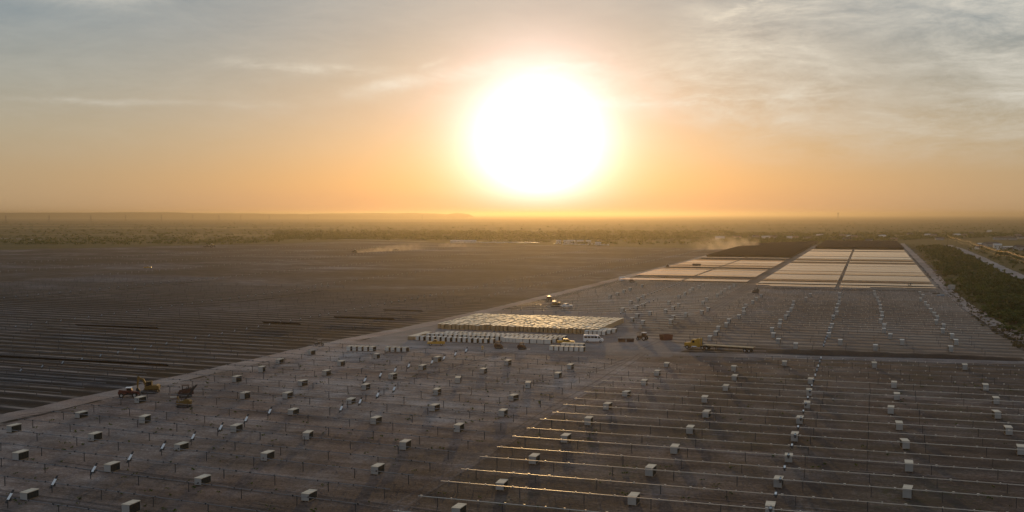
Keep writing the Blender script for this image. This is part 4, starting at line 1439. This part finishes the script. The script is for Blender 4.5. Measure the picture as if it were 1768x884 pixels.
def farm_tractor(label, loc, rz, paint='red_paint'):
    R = thing('tractor', label, 'tractor', loc, rz)
    part('hood', slab([(0.2, 0.7), (1.9, 0.7), (1.9, 1.3), (0.2, 1.45)], 0.7), paint, R)
    c = part('cab', slab([(-1.0, 0.8), (0.25, 0.8), (0.3, 1.4), (0.1, 2.4), (-0.9, 2.4)], 1.3), paint, R)
    part('window', MB().box((-0.38, 0, 1.85), (0.85, 1.34, 0.8)), 'dark_glass', c)
    part('roof', MB().box((-0.4, 0, 2.46), (1.3, 1.5, 0.12)), 'van_white', R)
    for s in (-1, 1):
        wheel(R, -0.7, s * 0.85, 0.75, 0.4)
        wheel(R, 1.5, s * 0.7, 0.45, 0.3)
    part('exhaust', MB().cyl((1.0, 0.25, 1.3), (1.0, 0.25, 2.2), 0.05, 6), 'chassis', R)
    return R


PI = math.pi
excavator('yellow excavator with arched arm beside the red telehandler', G(260, 678.5, 0.03), PI + 0.12)
telehandler('red telehandler with white roof beside the yellow excavator', G(222, 685.5, 0.03), 0.2)
compact_loader('dark red tracked loader behind the leaning yellow pile driver', G(320, 685.5, 0.03), PI + 0.35, 'rust_red', 'rust_red', True, scale=1.3)
pile_driver('yellow pile driver with a dark mast leaning right', G(318, 703, 0.03), PI - 0.05)
utility_vehicle('dark open-sided utility vehicle on the dirt by the track', G(551.5, 597, 0.05), 0.15)
pickup('yellow pickup parked left in front of the white crates', G(753, 596, 0.05), PI, 'yellow_paint', False)
pickup('yellow crew-cab pickup parked right of the white crates', G(977, 594.5, 0.05), -0.05, 'yellow_paint', True)
van('white passenger van with a row of dark side windows', G(1024.5, 591, 0.05), -0.06)
compact_loader('rust-coloured loader facing right, left one of the pair by the crates', G(861, 602, 0.05), -0.1, 'rust_red', 'rust_red', True)
compact_loader('rust-coloured loader facing right, right one of the pair by the crates', G(901, 603.5, 0.05), -0.1, 'rust_red', 'rust_red', True)
d0, d1 = G(1182, 601, 0.06), G(1303, 608.5, 0.06)
ang = math.atan2(d0.y - d1.y, d0.x - d1.x)
ax = Vector((math.cos(ang), math.sin(ang), 0))
truck_tractor('yellow long-nosed truck hitched to an empty flatbed trailer', d0 - ax * 4.2, ang)
flatbed('empty flatbed trailer with pale deck behind the yellow truck', d0 - ax * (4.2 + 2.3 + 6.9), ang)
skip('left pale-rimmed rust bin right of the white van', G(1073.5, 590, 0.04), -TH * 0.2, 'rust_red', 2.5, 1.6, 1.2)
skip('right pale-rimmed rust bin right of the white van', G(1088, 590, 0.04), -TH * 0.2, 'rust_red', 2.5, 1.6, 1.2)
farm_tractor('small dark tractor with tall cab between the bins and skip', G(1110, 587.5, 0.04), 2.6, 'rust_red')
skip('large rust-red open skip left of the yellow truck', G(1150, 587, 0.04), 0.5, 'red_paint', 3.8, 2.2, 1.7)
# yellow barrel on the yard
R = thing('barrel', 'small yellow barrel standing left of the two loaders', 'barrel', G(833, 603, 0.05))
part('drum', MB().cyl((0, 0, 0), (0, 0, 0.95), 0.32, 12), 'yellow_paint', R)
part('band', MB().cyl((0, 0, 0.3), (0, 0, 0.42), 0.335, 12), 'van_white', R)
# by the rows behind the yard
farm_tractor('tractor raising dust on the track behind the big stack', G(947, 520.5, 0.05), 2.0, 'rust_red')
pickup('white truck parked behind the big stack', G(978, 531, 0.05), 0.4, 'van_white', True)
compact_loader('yellow forklift loader left of the white truck', G(957, 530, 0.05), PI, 'machine_yellow', 'van_white', True, scale=1.25)
compact_loader('dark loader between yellow forklift and white truck', G(966, 530, 0.05), 0.3, 'dark_paint', 'dark_paint', True)
# by the panel blocks
compact_loader('dark loader at the left tip of the bright panel block', G(1091, 488.0, 0.05), 0.2, 'dark_paint', 'dark_paint', True, scale=1.2)
farm_tractor('dark tractor on the track left of the bright panels', G(1153, 462, 0.05), 1.2, 'rust_red')
compact_loader('dark loader standing among the right panel block', G(1570, 497.5, 0.05), PI, 'dark_paint', 'dark_paint', True, scale=1.3)
compact_loader('dark loader at the left end of the right panel block', G(1305, 506, 0.05), PI, 'dark_paint', 'dark_paint', True, scale=1.3)
compact_loader('rust loader seen on the front edge of the left panels', G(1149, 484.2, 0.05), PI, 'rust_red', 'rust_red', True, scale=1.2)


def box_container(label, loc, rz, m, l=6.1, w=2.44, h=2.6, name='shipping_container', cat='container'):
    R = thing(name, label, cat, loc, rz)
    b = MB().box((0, 0, h / 2 + 0.05), (l, w, h))
    part('shell', b, m, R)
    ribs = MB()
    n = int(l / 0.6)
    for i in range(n):
        for s in (-1, 1):
            ribs.box((-l / 2 + (i + 0.5) * l / n, s * (w / 2 + 0.02), h / 2 + 0.05), (0.22, 0.05, h - 0.3))
    part('side_ribs', ribs, m, R, kind='stuff')
    for s in (-1, 1):
        part('door', MB().box((l / 2 + 0.02, s * w / 4, h / 2 + 0.05), (0.05, w / 2 - 0.06, h - 0.2)), m, R)
    part('roof', MB().box((0, 0, h + 0.08), (l + 0.05, w + 0.05, 0.06)), m, R)
    return R


box_container('dark container standing among the left bright panels', G(1203, 461.5, 0.05), -TH, 'dark_paint')
box_container('grey bin at the bush edge right of the panels', G(1643, 500, 0.05), 0.3, 'carton_end', 2.6, 2.2, 2.4)
box_container('pale water tank box at the left tip of the bright panels', G(1074, 485, 0.05), 0, 'van_white', 3.6, 2.2, 2.3)
for i, (x, y, lab) in enumerate([(1624, 511, 'flat blue bundle beside the perimeter track'), (1616, 507.5, 'dark bundle at the right end of the panels')]):
    R = thing('material_bundle', lab, 'bundle', G(x, y, 0.05), -TH)
    part('bundle', MB().box((0, 0, 0.3), (3.6, 1.4, 0.45)).box((0.1, 0, 0.62), (3.0, 1.1, 0.2)), 'blue_sheet' if i == 0 else 'dark_paint', R)
    part('skid', MB().box((0, 0, 0.05), (3.0, 1.2, 0.1)), 'pallet_wood', R)
# far across the left field
pickup('yellow pickup alone far out on the left field', G(255, 463.5, 0.05), 0.1, 'yellow_paint', False)
pickup('dark truck by the far earthworks, upper left', G(358, 427.5, 0.05), 0.2, 'dark_paint', True).scale = (1.8, 1.8, 1.8)
farm_tractor('dark machine by the far earthworks, right of the dark truck', G(367, 427.3, 0.05), 0.2, 'dark_paint').scale = (1.8, 1.8, 1.8)
farm_tractor('small dark machine leading the long dust trail', G(612, 436.5, 0.05), 2.9, 'dark_paint').scale = (1.4, 1.4, 1.4)
pickup('dark truck inside the long dust trail', G(683, 433, 0.05), 0.2, 'dark_paint', True).scale = (1.3, 1.3, 1.3)
# ------------------------------------------------------------------ vegetation
mat('bark', (0.07, 0.052, 0.038), 0.9, var=0.3)


def leaf_cloud(rng, n, rx, rz, zc, size):
    """leaf faces spread over several lumps through the crown's volume"""
    lumps = rng.normal(size=(max(4, n // 45), 3)) * np.array([rx * 0.5, rx * 0.5, rz * 0.34])
    lumps[:, 2] = np.abs(lumps[:, 2]) * 0.9
    li = rng.integers(0, len(lumps), n)
    d = rng.normal(size=(n, 3))
    d /= np.linalg.norm(d, axis=1)[:, None]
    rad = rng.uniform(0.45, 1.0, n)[:, None] * np.array([rx * 0.42, rx * 0.42, rz * 0.34])
    c = lumps[li] + d * rad
    c[:, 2] = np.maximum(c[:, 2] + zc, 0.12)
    a = rng.normal(size=(n, 3))
    a /= np.linalg.norm(a, axis=1)[:, None]
    b = np.cross(a, d)
    b /= (np.linalg.norm(b, axis=1)[:, None] + 1e-6)
    s = (size * rng.uniform(0.6, 1.4, n))[:, None]
    V = np.stack([c - a * s, c + b * s * 0.5, c + a * s, c - b * s * 0.5], axis=1)
    return V


rng = np.random.default_rng(4)
BUSH = []
for i in range(8):
    rx, rz = rng.uniform(1.6, 2.6), rng.uniform(1.3, 2.4)
    V = leaf_cloud(rng, 420, rx, rz, rz * 0.45, 0.27).reshape(-1, 3)
    F = np.arange(len(V)).reshape(-1, 4)
    me = big_mesh('crown', V, F)
    me.materials.append(MATS[['leaf_dark', 'leaf_olive'][i % 3 == 1]])
    tm = MB()
    for j in range(5):
        t = j * 2.4 + i
        e = (math.cos(t) * rx * 0.55, math.sin(t) * rx * 0.55, rz * 0.95)
        k = (math.cos(t + 0.5) * rx * 0.25, math.sin(t + 0.5) * rx * 0.25, rz * 0.45)
        tm.cyl((0, 0, -0.1), k, 0.09, 5, 0.06, False).cyl(k, e, 0.06, 5, 0.02, False)
    BUSH.append((me, tm.mesh('trunk')))
    BUSH[-1][1].materials.append(MATS['bark'])

EDGE = [G(1800, 612), G(1768, 597), G(1735, 577), G(1690, 548), G(1655, 515), G(1640, 497), G(1612, 463), G(1590, 440), G(1572, 422)]
ROADR = [G(1850, 520), G(1768, 481), G(1720, 459), G(1690, 444), G(1660, 431), G(1636, 423)]


def seg_side(poly, p):
    """signed distance to an open polyline; positive to its right when walking up it"""
    best = 1e9
    sg = 1
    for a, b in zip(poly[:-1], poly[1:]):
        ab = Vector((b.x - a.x, b.y - a.y))
        ap = Vector((p[0] - a.x, p[1] - a.y))
        t = max(0, min(1, ap.dot(ab) / ab.length_squared))
        q = ap - ab * t
        if q.length < best:
            best = q.length
            sg = 1 if ab.x * ap.y - ab.y * ap.x < 0 else -1
    return best * sg


rb = random.Random(12)
pts = []
tries = 0
while tries < 15000:
    tries += 1
    Y = 290 + (1330 - 290) * rb.random() ** 1.5
    X = rb.uniform(120, 560)
    if X > 0.5 * Y + 12:
        continue
    e = seg_side(EDGE, (X, Y))
    if e < 1.5:
        continue
    r = seg_side(ROADR, (X, Y))
    strip = r < -7
    if -7 <= r <= 7:
        continue
    if not strip and rb.random() > 0.16:
        continue
    dens = 1.0 if e > 7 else 0.45
    if rb.random() > dens:
        continue
    # open glades
    if math.sin(X * 0.06 + 1.3) * math.sin(Y * 0.045) > 0.78:
        continue
    pts.append((X, Y, e, r))
pts.sort(key=lambda q: q[0] ** 2 + q[1] ** 2)
print('bushes', len(pts))
single, mass = pts[:300], pts[300:]
EN = [0]
ZONES = [(330, 'the cross road'), (375, 'the nearest middle-field crates'), (420, 'the wide bend of the perimeter track'), (465, 'the middle of the crate columns'), (510, 'the farthest middle-field crates'), (560, 'the grey bin and the nearest panels')]
for (X, Y, e, r) in single:
    s = rb.uniform(0.65, 1.5) * (0.6 if e < 6 else 1.0)
    bi = rb.randrange(8)
    kindn = 'olive' if bi % 3 == 1 else 'dark green'
    edge = e < 9
    size = 'big' if s > 1.2 else ('small' if s < 0.85 else 'middling')
    if edge:
        EN[0] += 1
        lab = '%s %s bush on the thicket edge by the perimeter track, %s from near end' % (size, kindn, nth(EN[0]))
    else:
        zone = min(range(len(ZONES)), key=lambda z: abs(ZONES[z][0] - Y))
        lab = '%s %s bush inside the thicket, level with %s' % (size, kindn, ZONES[zone][1])
    o = thing('bush', lab, 'bush', (X, Y, 0), rb.uniform(0, 6.28), 'bushes of the thicket: ' + ('edge' if edge else '%s %s %d' % (size, kindn, zone)))
    o.scale = (s, s, s * rb.uniform(0.85, 1.2))
    part('crown', BUSH[bi][0], None, o)
    part('trunk', BUSH[bi][1], None, o)


def leaf_mass(name, P, m, nleaf, size, rx, rz, label, cat):
    allV = []
    protos = [leaf_cloud(rng, nleaf, rx, rz, rz * 0.45, size) for _ in range(12)]
    for q in P:
        v = protos[rng.integers(0, 12)]
        s = rng.uniform(0.65, 1.5)
        t = rng.uniform(0, 6.28)
        c, sn = math.cos(t), math.sin(t)
        w = v * s
        x = w[..., 0] * c - w[..., 1] * sn + q[0]
        y = w[..., 0] * sn + w[..., 1] * c + q[1]
        allV.append(np.stack([x, y, w[..., 2]], axis=-1))
    V = np.concatenate(allV).reshape(-1, 3)
    F = np.arange(len(V)).reshape(-1, 4)
    o = struct(name, big_mesh(name, V, F), m, kind='stuff')
    return tag(o, label, cat)


leaf_mass('scrub_thicket', mass[0::3], 'leaf_olive', 90, 0.45, 2.1, 1.9, 'olive scrub filling the thicket beyond the nearest bushes', 'scrub')
leaf_mass('scrub_thicket', mass[1::3] + mass[2::3], 'leaf_dark', 90, 0.45, 2.2, 2.0, 'dark green scrub filling the thicket beyond the nearest bushes', 'scrub')

# the wooded plain far off: dense belts, thinning outwards
far = []
for _ in range(26000):
    y = 372.5 + 50 * rb.random() ** 0.9
    x = rb.uniform(-30, 1800)
    p = G(x, y)
    if p.y > 5000:
        continue
    dens = 0.12
    # dense mesquite belts
    if 470 < x < 1260 and 399 < y < 413.5:
        dens = 0.9
    if x > 1240 and 402 < y < 419:
        dens = 0.8
    if x < 470 and y > 398:
        dens = 0.1 if y < 411 else 0.25
    site_edge = 428 - max(0, (x - 330)) * 0.045 if x < 600 else (415.5 + (x - 600) * 0.022 if x < 1100 else 426 - max(0, x - 1260) * 0.03)
    if y > site_edge - 2.5:
        continue
    if rb.random() < dens:
        far.append((p.x, p.y))
print('far trees', len(far))
leaf_mass('distant_woodland', far[0::3], 'leaf_dark', 18, 1.1, 4.6, 1.9, 'dark wooded belts far out on the plain', 'woodland')
leaf_mass('distant_woodland', far[1::3] + far[2::3], 'leaf_olive', 18, 1.1, 4.6, 1.7, 'olive scrub spread far out over the plain', 'woodland')

# weeds on the bare earth
wp = []
for _ in range(1500):
    u, w = rb.uniform(-60, 75), 100 + 200 * rb.random() ** 1.4
    if math.sin(u * 0.13 + 2) * math.sin(w * 0.11) > 0.1 and rb.random() < 0.55:
        p = W(u, w)
        wp.append((p.x, p.y))
for _ in range(350):
    p = W(rb.uniform(-155, -64), rb.uniform(105, 280))
    wp.append((p.x, p.y))
leaf_mass('weeds', wp, 'leaf_olive', 22, 0.10, 0.34, 0.22, 'small green weeds scattered over the bare earth', 'weeds')
# dry tufts along the perimeter track
dp = []
for _ in range(500):
    i = rb.randrange(len(EDGE) - 1)
    p = EDGE[i].lerp(EDGE[i + 1], rb.random())
    dp.append((p.x + rb.uniform(-3, 4), p.y + rb.uniform(-3, 3)))
leaf_mass('dry_grass', dp, 'leaf_dry', 26, 0.2, 0.7, 0.45, 'dry tan grass along the perimeter track', 'grass')
# clods and stones on the bare earth
cv, cf = [], []
rq = np.random.default_rng(9)
for _ in range(9000):
    u = rq.uniform(-155, 75)
    w = 98 + 190 * rq.uniform() ** 1.5
    p = W(u, w)
    if abs(p.x) > 0.5 * p.y + 5:
        continue
    s = rq.uniform(0.05, 0.16) * (1.8 if rq.uniform() < 0.04 else 1)
    base = len(cv)
    t = rq.uniform(0, 6.28)
    for k in range(4):
        cv.append((p.x + math.cos(t + k * 1.57) * s * rq.uniform(0.7, 1.3), p.y + math.sin(t + k * 1.57) * s * rq.uniform(0.7, 1.3), 0.02))
    cv.append((p.x + rq.uniform(-s, s) * 0.3, p.y + rq.uniform(-s, s) * 0.3, 0.03 + s * rq.uniform(0.5, 1.1)))
    cf += [(base + k, base + (k + 1) % 4, base + 4) for k in range(4)]
o = struct('clods', big_mesh('clods', np.array(cv), np.array(cf)), 'soil_near', kind='stuff')
tag(o, 'clods and small stones lying on the bare earth', 'stones')

# ------------------------------------------------------------------ houses
mat('wall_white', (0.62, 0.60, 0.56), 0.8, var=0.1)
mat('wall_tan', (0.36, 0.28, 0.20), 0.85, var=0.12)
mat('wall_grey', (0.32, 0.32, 0.32), 0.85, var=0.12)
mat('roof_dark', (0.035, 0.030, 0.030), 0.8, var=0.2)
mat('roof_metal', (0.34, 0.34, 0.35), 0.35, 0.6, var=0.1)
mat('roof_brown', (0.13, 0.09, 0.07), 0.8, var=0.2)


def house(label, loc, rz, l, w, h, rh, wall, roof, group=None, windows=True, name='house', cat='house'):
    R = thing(name, label, cat, loc, rz, group)
    part('wall', MB().prism([(-w / 2, 0), (w / 2, 0), (w / 2, h), (0, h + rh), (-w / 2, h)], -l / 2, l / 2, 'x'), wall, R)
    a = math.atan2(rh, w / 2)
    ln = math.hypot(rh, w / 2) + 0.5
    for s in (-1, 1):
        part('roof', MB().box((0, 0, 0), (l + 0.8, ln, 0.12)), roof, R, (0, s * (w / 4 + 0.12), h + rh / 2 + 0.06), (-s * a, 0, 0))
    if windows:
        n = max(2, int(l / 4))
        for i in range(n):
            x = -l / 2 + (i + 0.5) * l / n
            if i == n // 2:
                part('door', MB().box((x, -w / 2 - 0.02, 1.05), (1.0, 0.06, 2.1)), 'roof_brown', R)
            else:
                f = part('window', MB().box((x, -w / 2 - 0.02, 1.6), (1.3, 0.06, 1.2)), 'wall_white', R)
                part('pane', MB().box((x, -w / 2 - 0.06, 1.6), (1.1, 0.03, 1.0)), 'dark_glass', f)
    return R


house('dark-roofed ranch house at the right, largest of the houses', G(1711, 425.5), 0.25, 19, 10, 3.2, 2.2, 'wall_grey', 'roof_dark')
house('small pale shed just left of the dark-roofed house', G(1692, 425.2), 0.2, 8, 5, 2.8, 1.2, 'wall_tan', 'roof_metal')
house('blue-white barn right of the dark-roofed house', G(1722, 428), -0.3, 9, 6, 3.4, 1.6, 'wall_white', 'roof_metal')
house('long low metal-roofed shed right of the barn', G(1742, 430), 0.1, 16, 5, 2.4, 0.8, 'wall_grey', 'roof_metal')
house('dark house at the right picture edge', G(1763, 432), 0.1, 14, 9, 3.5, 2.2, 'wall_grey', 'roof_dark')
house('long dark roofs behind the ranch house', G(1735, 414), 0.0, 34, 10, 3.0, 2.0, 'wall_grey', 'roof_dark')
house('cream hut beside the power line', G(1688, 430), 0.3, 5, 4, 2.4, 1.0, 'wall_white', 'roof_brown')
pickup('white car parked beside the gravel road', G(1675, 431), 0.4, 'van_white', True)
pickup('white truck parked below the barn', G(1723, 431.6), 0.2, 'van_white', True)
spots = [(1243, 413), (1272, 411.5), (1305, 410.5), (1322, 412), (1328, 411), (1336, 411), (1363, 412), (1372, 411.5), (1394, 413), (1415, 408.5), (1455, 409), (1462, 415), (1466, 409.5), (1474, 411), (1500, 417.5), (1523, 410), (1543, 415), (1571, 405.5), (1602, 407.5), (1612, 408.5), (1622, 414), (1652, 407.5), (1665, 408), (1677, 404), (1708, 400.8), (1757, 408.5), (1765, 412)]
for i, (x, y) in enumerate(spots):
    p = G(x, y)
    dsc = ['white', 'tan', 'grey'][i % 3]
    house('small %s village house on the right-hand plain, %s from left' % (dsc, nth(i + 1)), p, rb.uniform(-0.5, 0.5), rb.uniform(8, 14), rb.uniform(6, 9), 2.6, rb.uniform(1.2, 2.2), 'wall_' + dsc, ['roof_metal', 'roof_brown', 'roof_dark'][i % 3], 'village houses', windows=False)
# site office cabins and parked cars at the far yard
for i, (x0, x1, y) in enumerate([(960.5, 968, 419.5), (973, 993, 419.6), (996, 1007, 419.6), (1012, 1020, 419.8), (1028, 1037, 423.2), (778, 822, 419.5)]):
    a, b = G(x0, y), G(x1, y)
    house(['short white site cabin at the far yard, leftmost', 'longest white site cabin at the far yard', 'white site cabin right of the longest one', 'short white site cabin at the far yard, fourth', 'white cabin at the right end of the far yard', 'long pale shed left of the far yard'][i], (a + b) / 2, 0.0, (b - a).length, 8, 3.0, 0.9, 'wall_white', 'roof_metal', 'far yard cabins', windows=True, name='site_cabin', cat='cabin')
rcar = random.Random(31)
proto = None
for i in range(42):
    if i < 28:
        x = 824 + (928 - 824) * (i / 27)
        y = 419.7 + rcar.uniform(-0.4, 0.6)
        lab = 'tiny parked car glinting in the far car line, %s from left' % nth(i + 1)
    else:
        x = 960 + (1050 - 960) * ((i - 28) / 13)
        y = 421.8 + rcar.uniform(-0.5, 0.9) + (x - 960) * 0.02
        lab = 'tiny parked car before the far site cabins, %s from left' % nth(i - 27)
    if proto is None:
        proto = pickup(lab, G(x, y), 0.3, 'van_white', True, 'parked_car')
        proto['category'] = 'car'
        proto['group'] = 'cars at the far yard'
    else:
        copy_thing(proto, lab, G(x, y), rcar.choice([0, 1.57, 3.14]) + rcar.uniform(-0.3, 0.3), 'cars at the far yard')

# ------------------------------------------------------------------ pylons, poles, water tower
mat('pylon_steel', (0.10, 0.10, 0.10), 0.6, 0.4)


def pylon_mesh():
    m = MB()
    H = 36.0
    lev = [(0, 4.2), (9, 3.0), (18, 1.9), (26, 1.2), (36, 0.5)]
    for (z0, a), (z1, b) in zip(lev[:-1], lev[1:]):
        c0 = [(-a, -a, z0), (a, -a, z0), (a, a, z0), (-a, a, z0)]
        c1 = [(-b, -b, z1), (b, -b, z1), (b, b, z1), (-b, b, z1)]
        for i in range(4):
            j = (i + 1) % 4
            m.cyl(c0[i], c1[i], 0.28, 4)
            m.cyl(c0[i], c1[j], 0.16, 4)
            m.cyl(c0[j], c1[i], 0.16, 4)
            m.cyl(c1[i], c1[j], 0.16, 4)
    return m.mesh('lattice')


def pylon_arm():
    m = MB()
    m.cyl((-7, 0, 0), (7, 0, 0), 0.25, 4).cyl((-7, 0, 0), (0, 0, 2.2), 0.15, 4).cyl((7, 0, 0), (0, 0, 2.2), 0.15, 4)
    for x in (-6.6, 6.6):
        m.cyl((x, 0, 0), (x, 0, -2.4), 0.12, 4)
    return m.mesh('cross_arm')


pl, pa = pylon_mesh(), pylon_arm()
for i, (x, y) in enumerate([(10, 385), (85, 384), (157, 383.2), (217, 382.4), (279, 381.8), (333, 381.2), (378, 380.6), (416, 380.2), (465, 379.6), (532, 379), (596, 378.4), (658, 378), (694, 377.6), (729, 379.5), (786, 377)]):
    R = thing('transmission_pylon', 'faint lattice pylon on the left-hand plain, %s from left' % nth(i + 1), 'pylon', G(x, y), 0.9, 'pylons across the plain')
    part('lattice', pl, 'pylon_steel', R)
    part('cross_arm', pa, 'pylon_steel', R, (0, 0, 26))
    part('cross_arm', pa, 'pylon_steel', R, (0, 0, 31.5))
wt = thing('water_tower', 'tiny water tower breaking the horizon on the right', 'water tower', G(1447, 378))
part('tank', MB().cyl((0, 0, 44), (0, 0, 52), 7.5, 14).cyl((0, 0, 52), (0, 0, 55), 7.5, 14, 1.0).cyl((0, 0, 40.5), (0, 0, 44), 3, 14, 7.5), 'pylon_steel', wt)
for i in range(6):
    t = i * PI / 3
    part('leg', MB().cyl((math.cos(t) * 7, math.sin(t) * 7, 0), (math.cos(t) * 5.5, math.sin(t) * 5.5, 44), 0.5, 6), 'pylon_steel', wt)
part('riser', MB().cyl((0, 0, 0), (0, 0, 41), 1.0, 8), 'pylon_steel', wt)

mat('pole_wood', (0.10, 0.075, 0.055), 0.9, var=0.2)
mat('wire', (0.75, 0.55, 0.30), 0.35, 0.9)  # the wires' golden sunset glow is put into their colour
poles = [G(1835, 487), G(1738, 459), G(1697, 444.5), G(1672, 434), G(1652, 426.5), G(1636, 421)]
tops = []
for i, p in enumerate(poles):
    R = thing('power_pole', 'wooden power pole along the gravel road, %s from the right' % nth(i + 1), 'power pole', p, 0.25, 'power poles')
    part('pole', MB().cyl((0, 0, -0.3), (0, 0, 11.5), 0.17, 8, 0.11), 'pole_wood', R)
    part('cross_arm', MB().box((0, 0, 10.9), (2.8, 0.14, 0.16)), 'pole_wood', R)
    for x in (-1.3, -0.4, 1.3):
        part('insulator', MB().cyl((x, 0, 10.98), (x, 0, 11.25), 0.06, 6), 'van_white', R)
    q = Matrix.Rotation(0.25, 3, 'Z')
    tops.append([p + q @ Vector((x, 0, 11.22)) for x in (-1.3, -0.4, 1.3)] + [p + q @ Vector((0.2, 0, 8.3))])
R = thing('power_line', 'thin golden power line wires sagging between the poles', 'power line', poles[0])
for j in range(4):
    m = MB()
    for a, b in zip(tops[:-1], tops[1:]):
        n = 12
        pp = []
        for k in range(n + 1):
            t = k / n
            v = a[j].lerp(b[j], t)
            v.z -= (1.6 if j < 3 else 2.0) * 4 * t * (1 - t)
            pp.append(v - poles[0])
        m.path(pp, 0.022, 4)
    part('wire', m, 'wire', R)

# ------------------------------------------------------------------ dust raised by the machines
def dust(label, a, b, wid, h, dens, seed, r0=0.25):
    m = bpy.data.materials.new('dust')
    m.use_nodes = True
    t = NT(m.node_tree)
    out = t.add('ShaderNodeOutputMaterial')
    v = t.add('ShaderNodeVolumePrincipled')
    t.l.new(v.outputs[0], out.inputs['Volume'])
    v.inputs['Color'].default_value = (0.95, 0.80, 0.60, 1)
    v.inputs['Anisotropy'].default_value = 0.5
    tc = t.add('ShaderNodeTexCoord').outputs['Object']
    s = t.add('ShaderNodeSeparateXYZ', ins={0: tc})
    L = (Vector(b) - Vector(a)).length
    fx = t.m('DIVIDE', s.outputs[0], L)                                   # 0 at the source, 1 where it has spread out
    rad = t.m('ADD', r0, t.m('MULTIPLY', fx, 1.0 - r0))
    yy = t.m('DIVIDE', s.outputs[1], t.m('MULTIPLY', rad, wid / 2))
    zz = t.m('DIVIDE', s.outputs[2], t.m('MULTIPLY', rad, h))
    rr2 = t.m('ADD', t.m('MULTIPLY', yy, yy), t.m('MULTIPLY', zz, zz))
    shape = t.m('MAXIMUM', t.m('SUBTRACT', 1.0, rr2), 0.0)
    endf = t.m('MULTIPLY', t.ramp(fx, [(0.0, 0.0), (0.04, 1.0), (0.5, 0.6), (0.96, 0.0)]), shape)
    n = t.ramp(t.noise(t.mapping(tc, loc=(seed * 13.0, 0, 0), scale=(0.6, 1, 1)), 2.6 / h, 4.0, 0.6), [(0.38, 0.0), (0.62, 1.0)])
    t.put(v.inputs['Density'], t.m('MULTIPLY', t.m('MULTIPLY', endf, n), dens))
    MATS['dust'] = m
    mb = MB().prism([(0, -0.12 * wid), (0.3 * L, -0.35 * wid), (L, -wid / 2), (L, wid / 2), (0.3 * L, 0.35 * wid), (0, 0.12 * wid)], 0.1, h, 'z')
    me = mb.mesh('dust_plume')
    me.materials.append(m)
    o = bpy.data.objects.new('dust_plume', me)
    o.location = (a[0], a[1], 0.0)
    o.rotation_euler = (0, 0, math.atan2(b[1] - a[1], b[0] - a[0]))
    o['kind'] = 'stuff'
    link(o)
    tag(o, label, 'dust')


dust('long low golden dust trail behind the machine on the left field', G(614, 436.5), G(740, 430.5), 40, 11, 0.07, 1, 0.3)
dust('faint dust hanging beyond the long dust trail', G(765, 427.5), G(820, 425), 60, 12, 0.018, 2, 0.5)
dust('golden dust cloud at the far corner of the dark panels', G(1308, 428), G(1190, 433), 50, 22, 0.06, 3, 0.55)
dust('pale dust haze over the far earthworks', G(350, 417), G(325, 416), 60, 18, 0.009, 4, 0.5)
dust('small dust wisp behind the tractor near the big stack', G(942, 522), G(885, 533), 12, 3.5, 0.09, 5, 0.3)
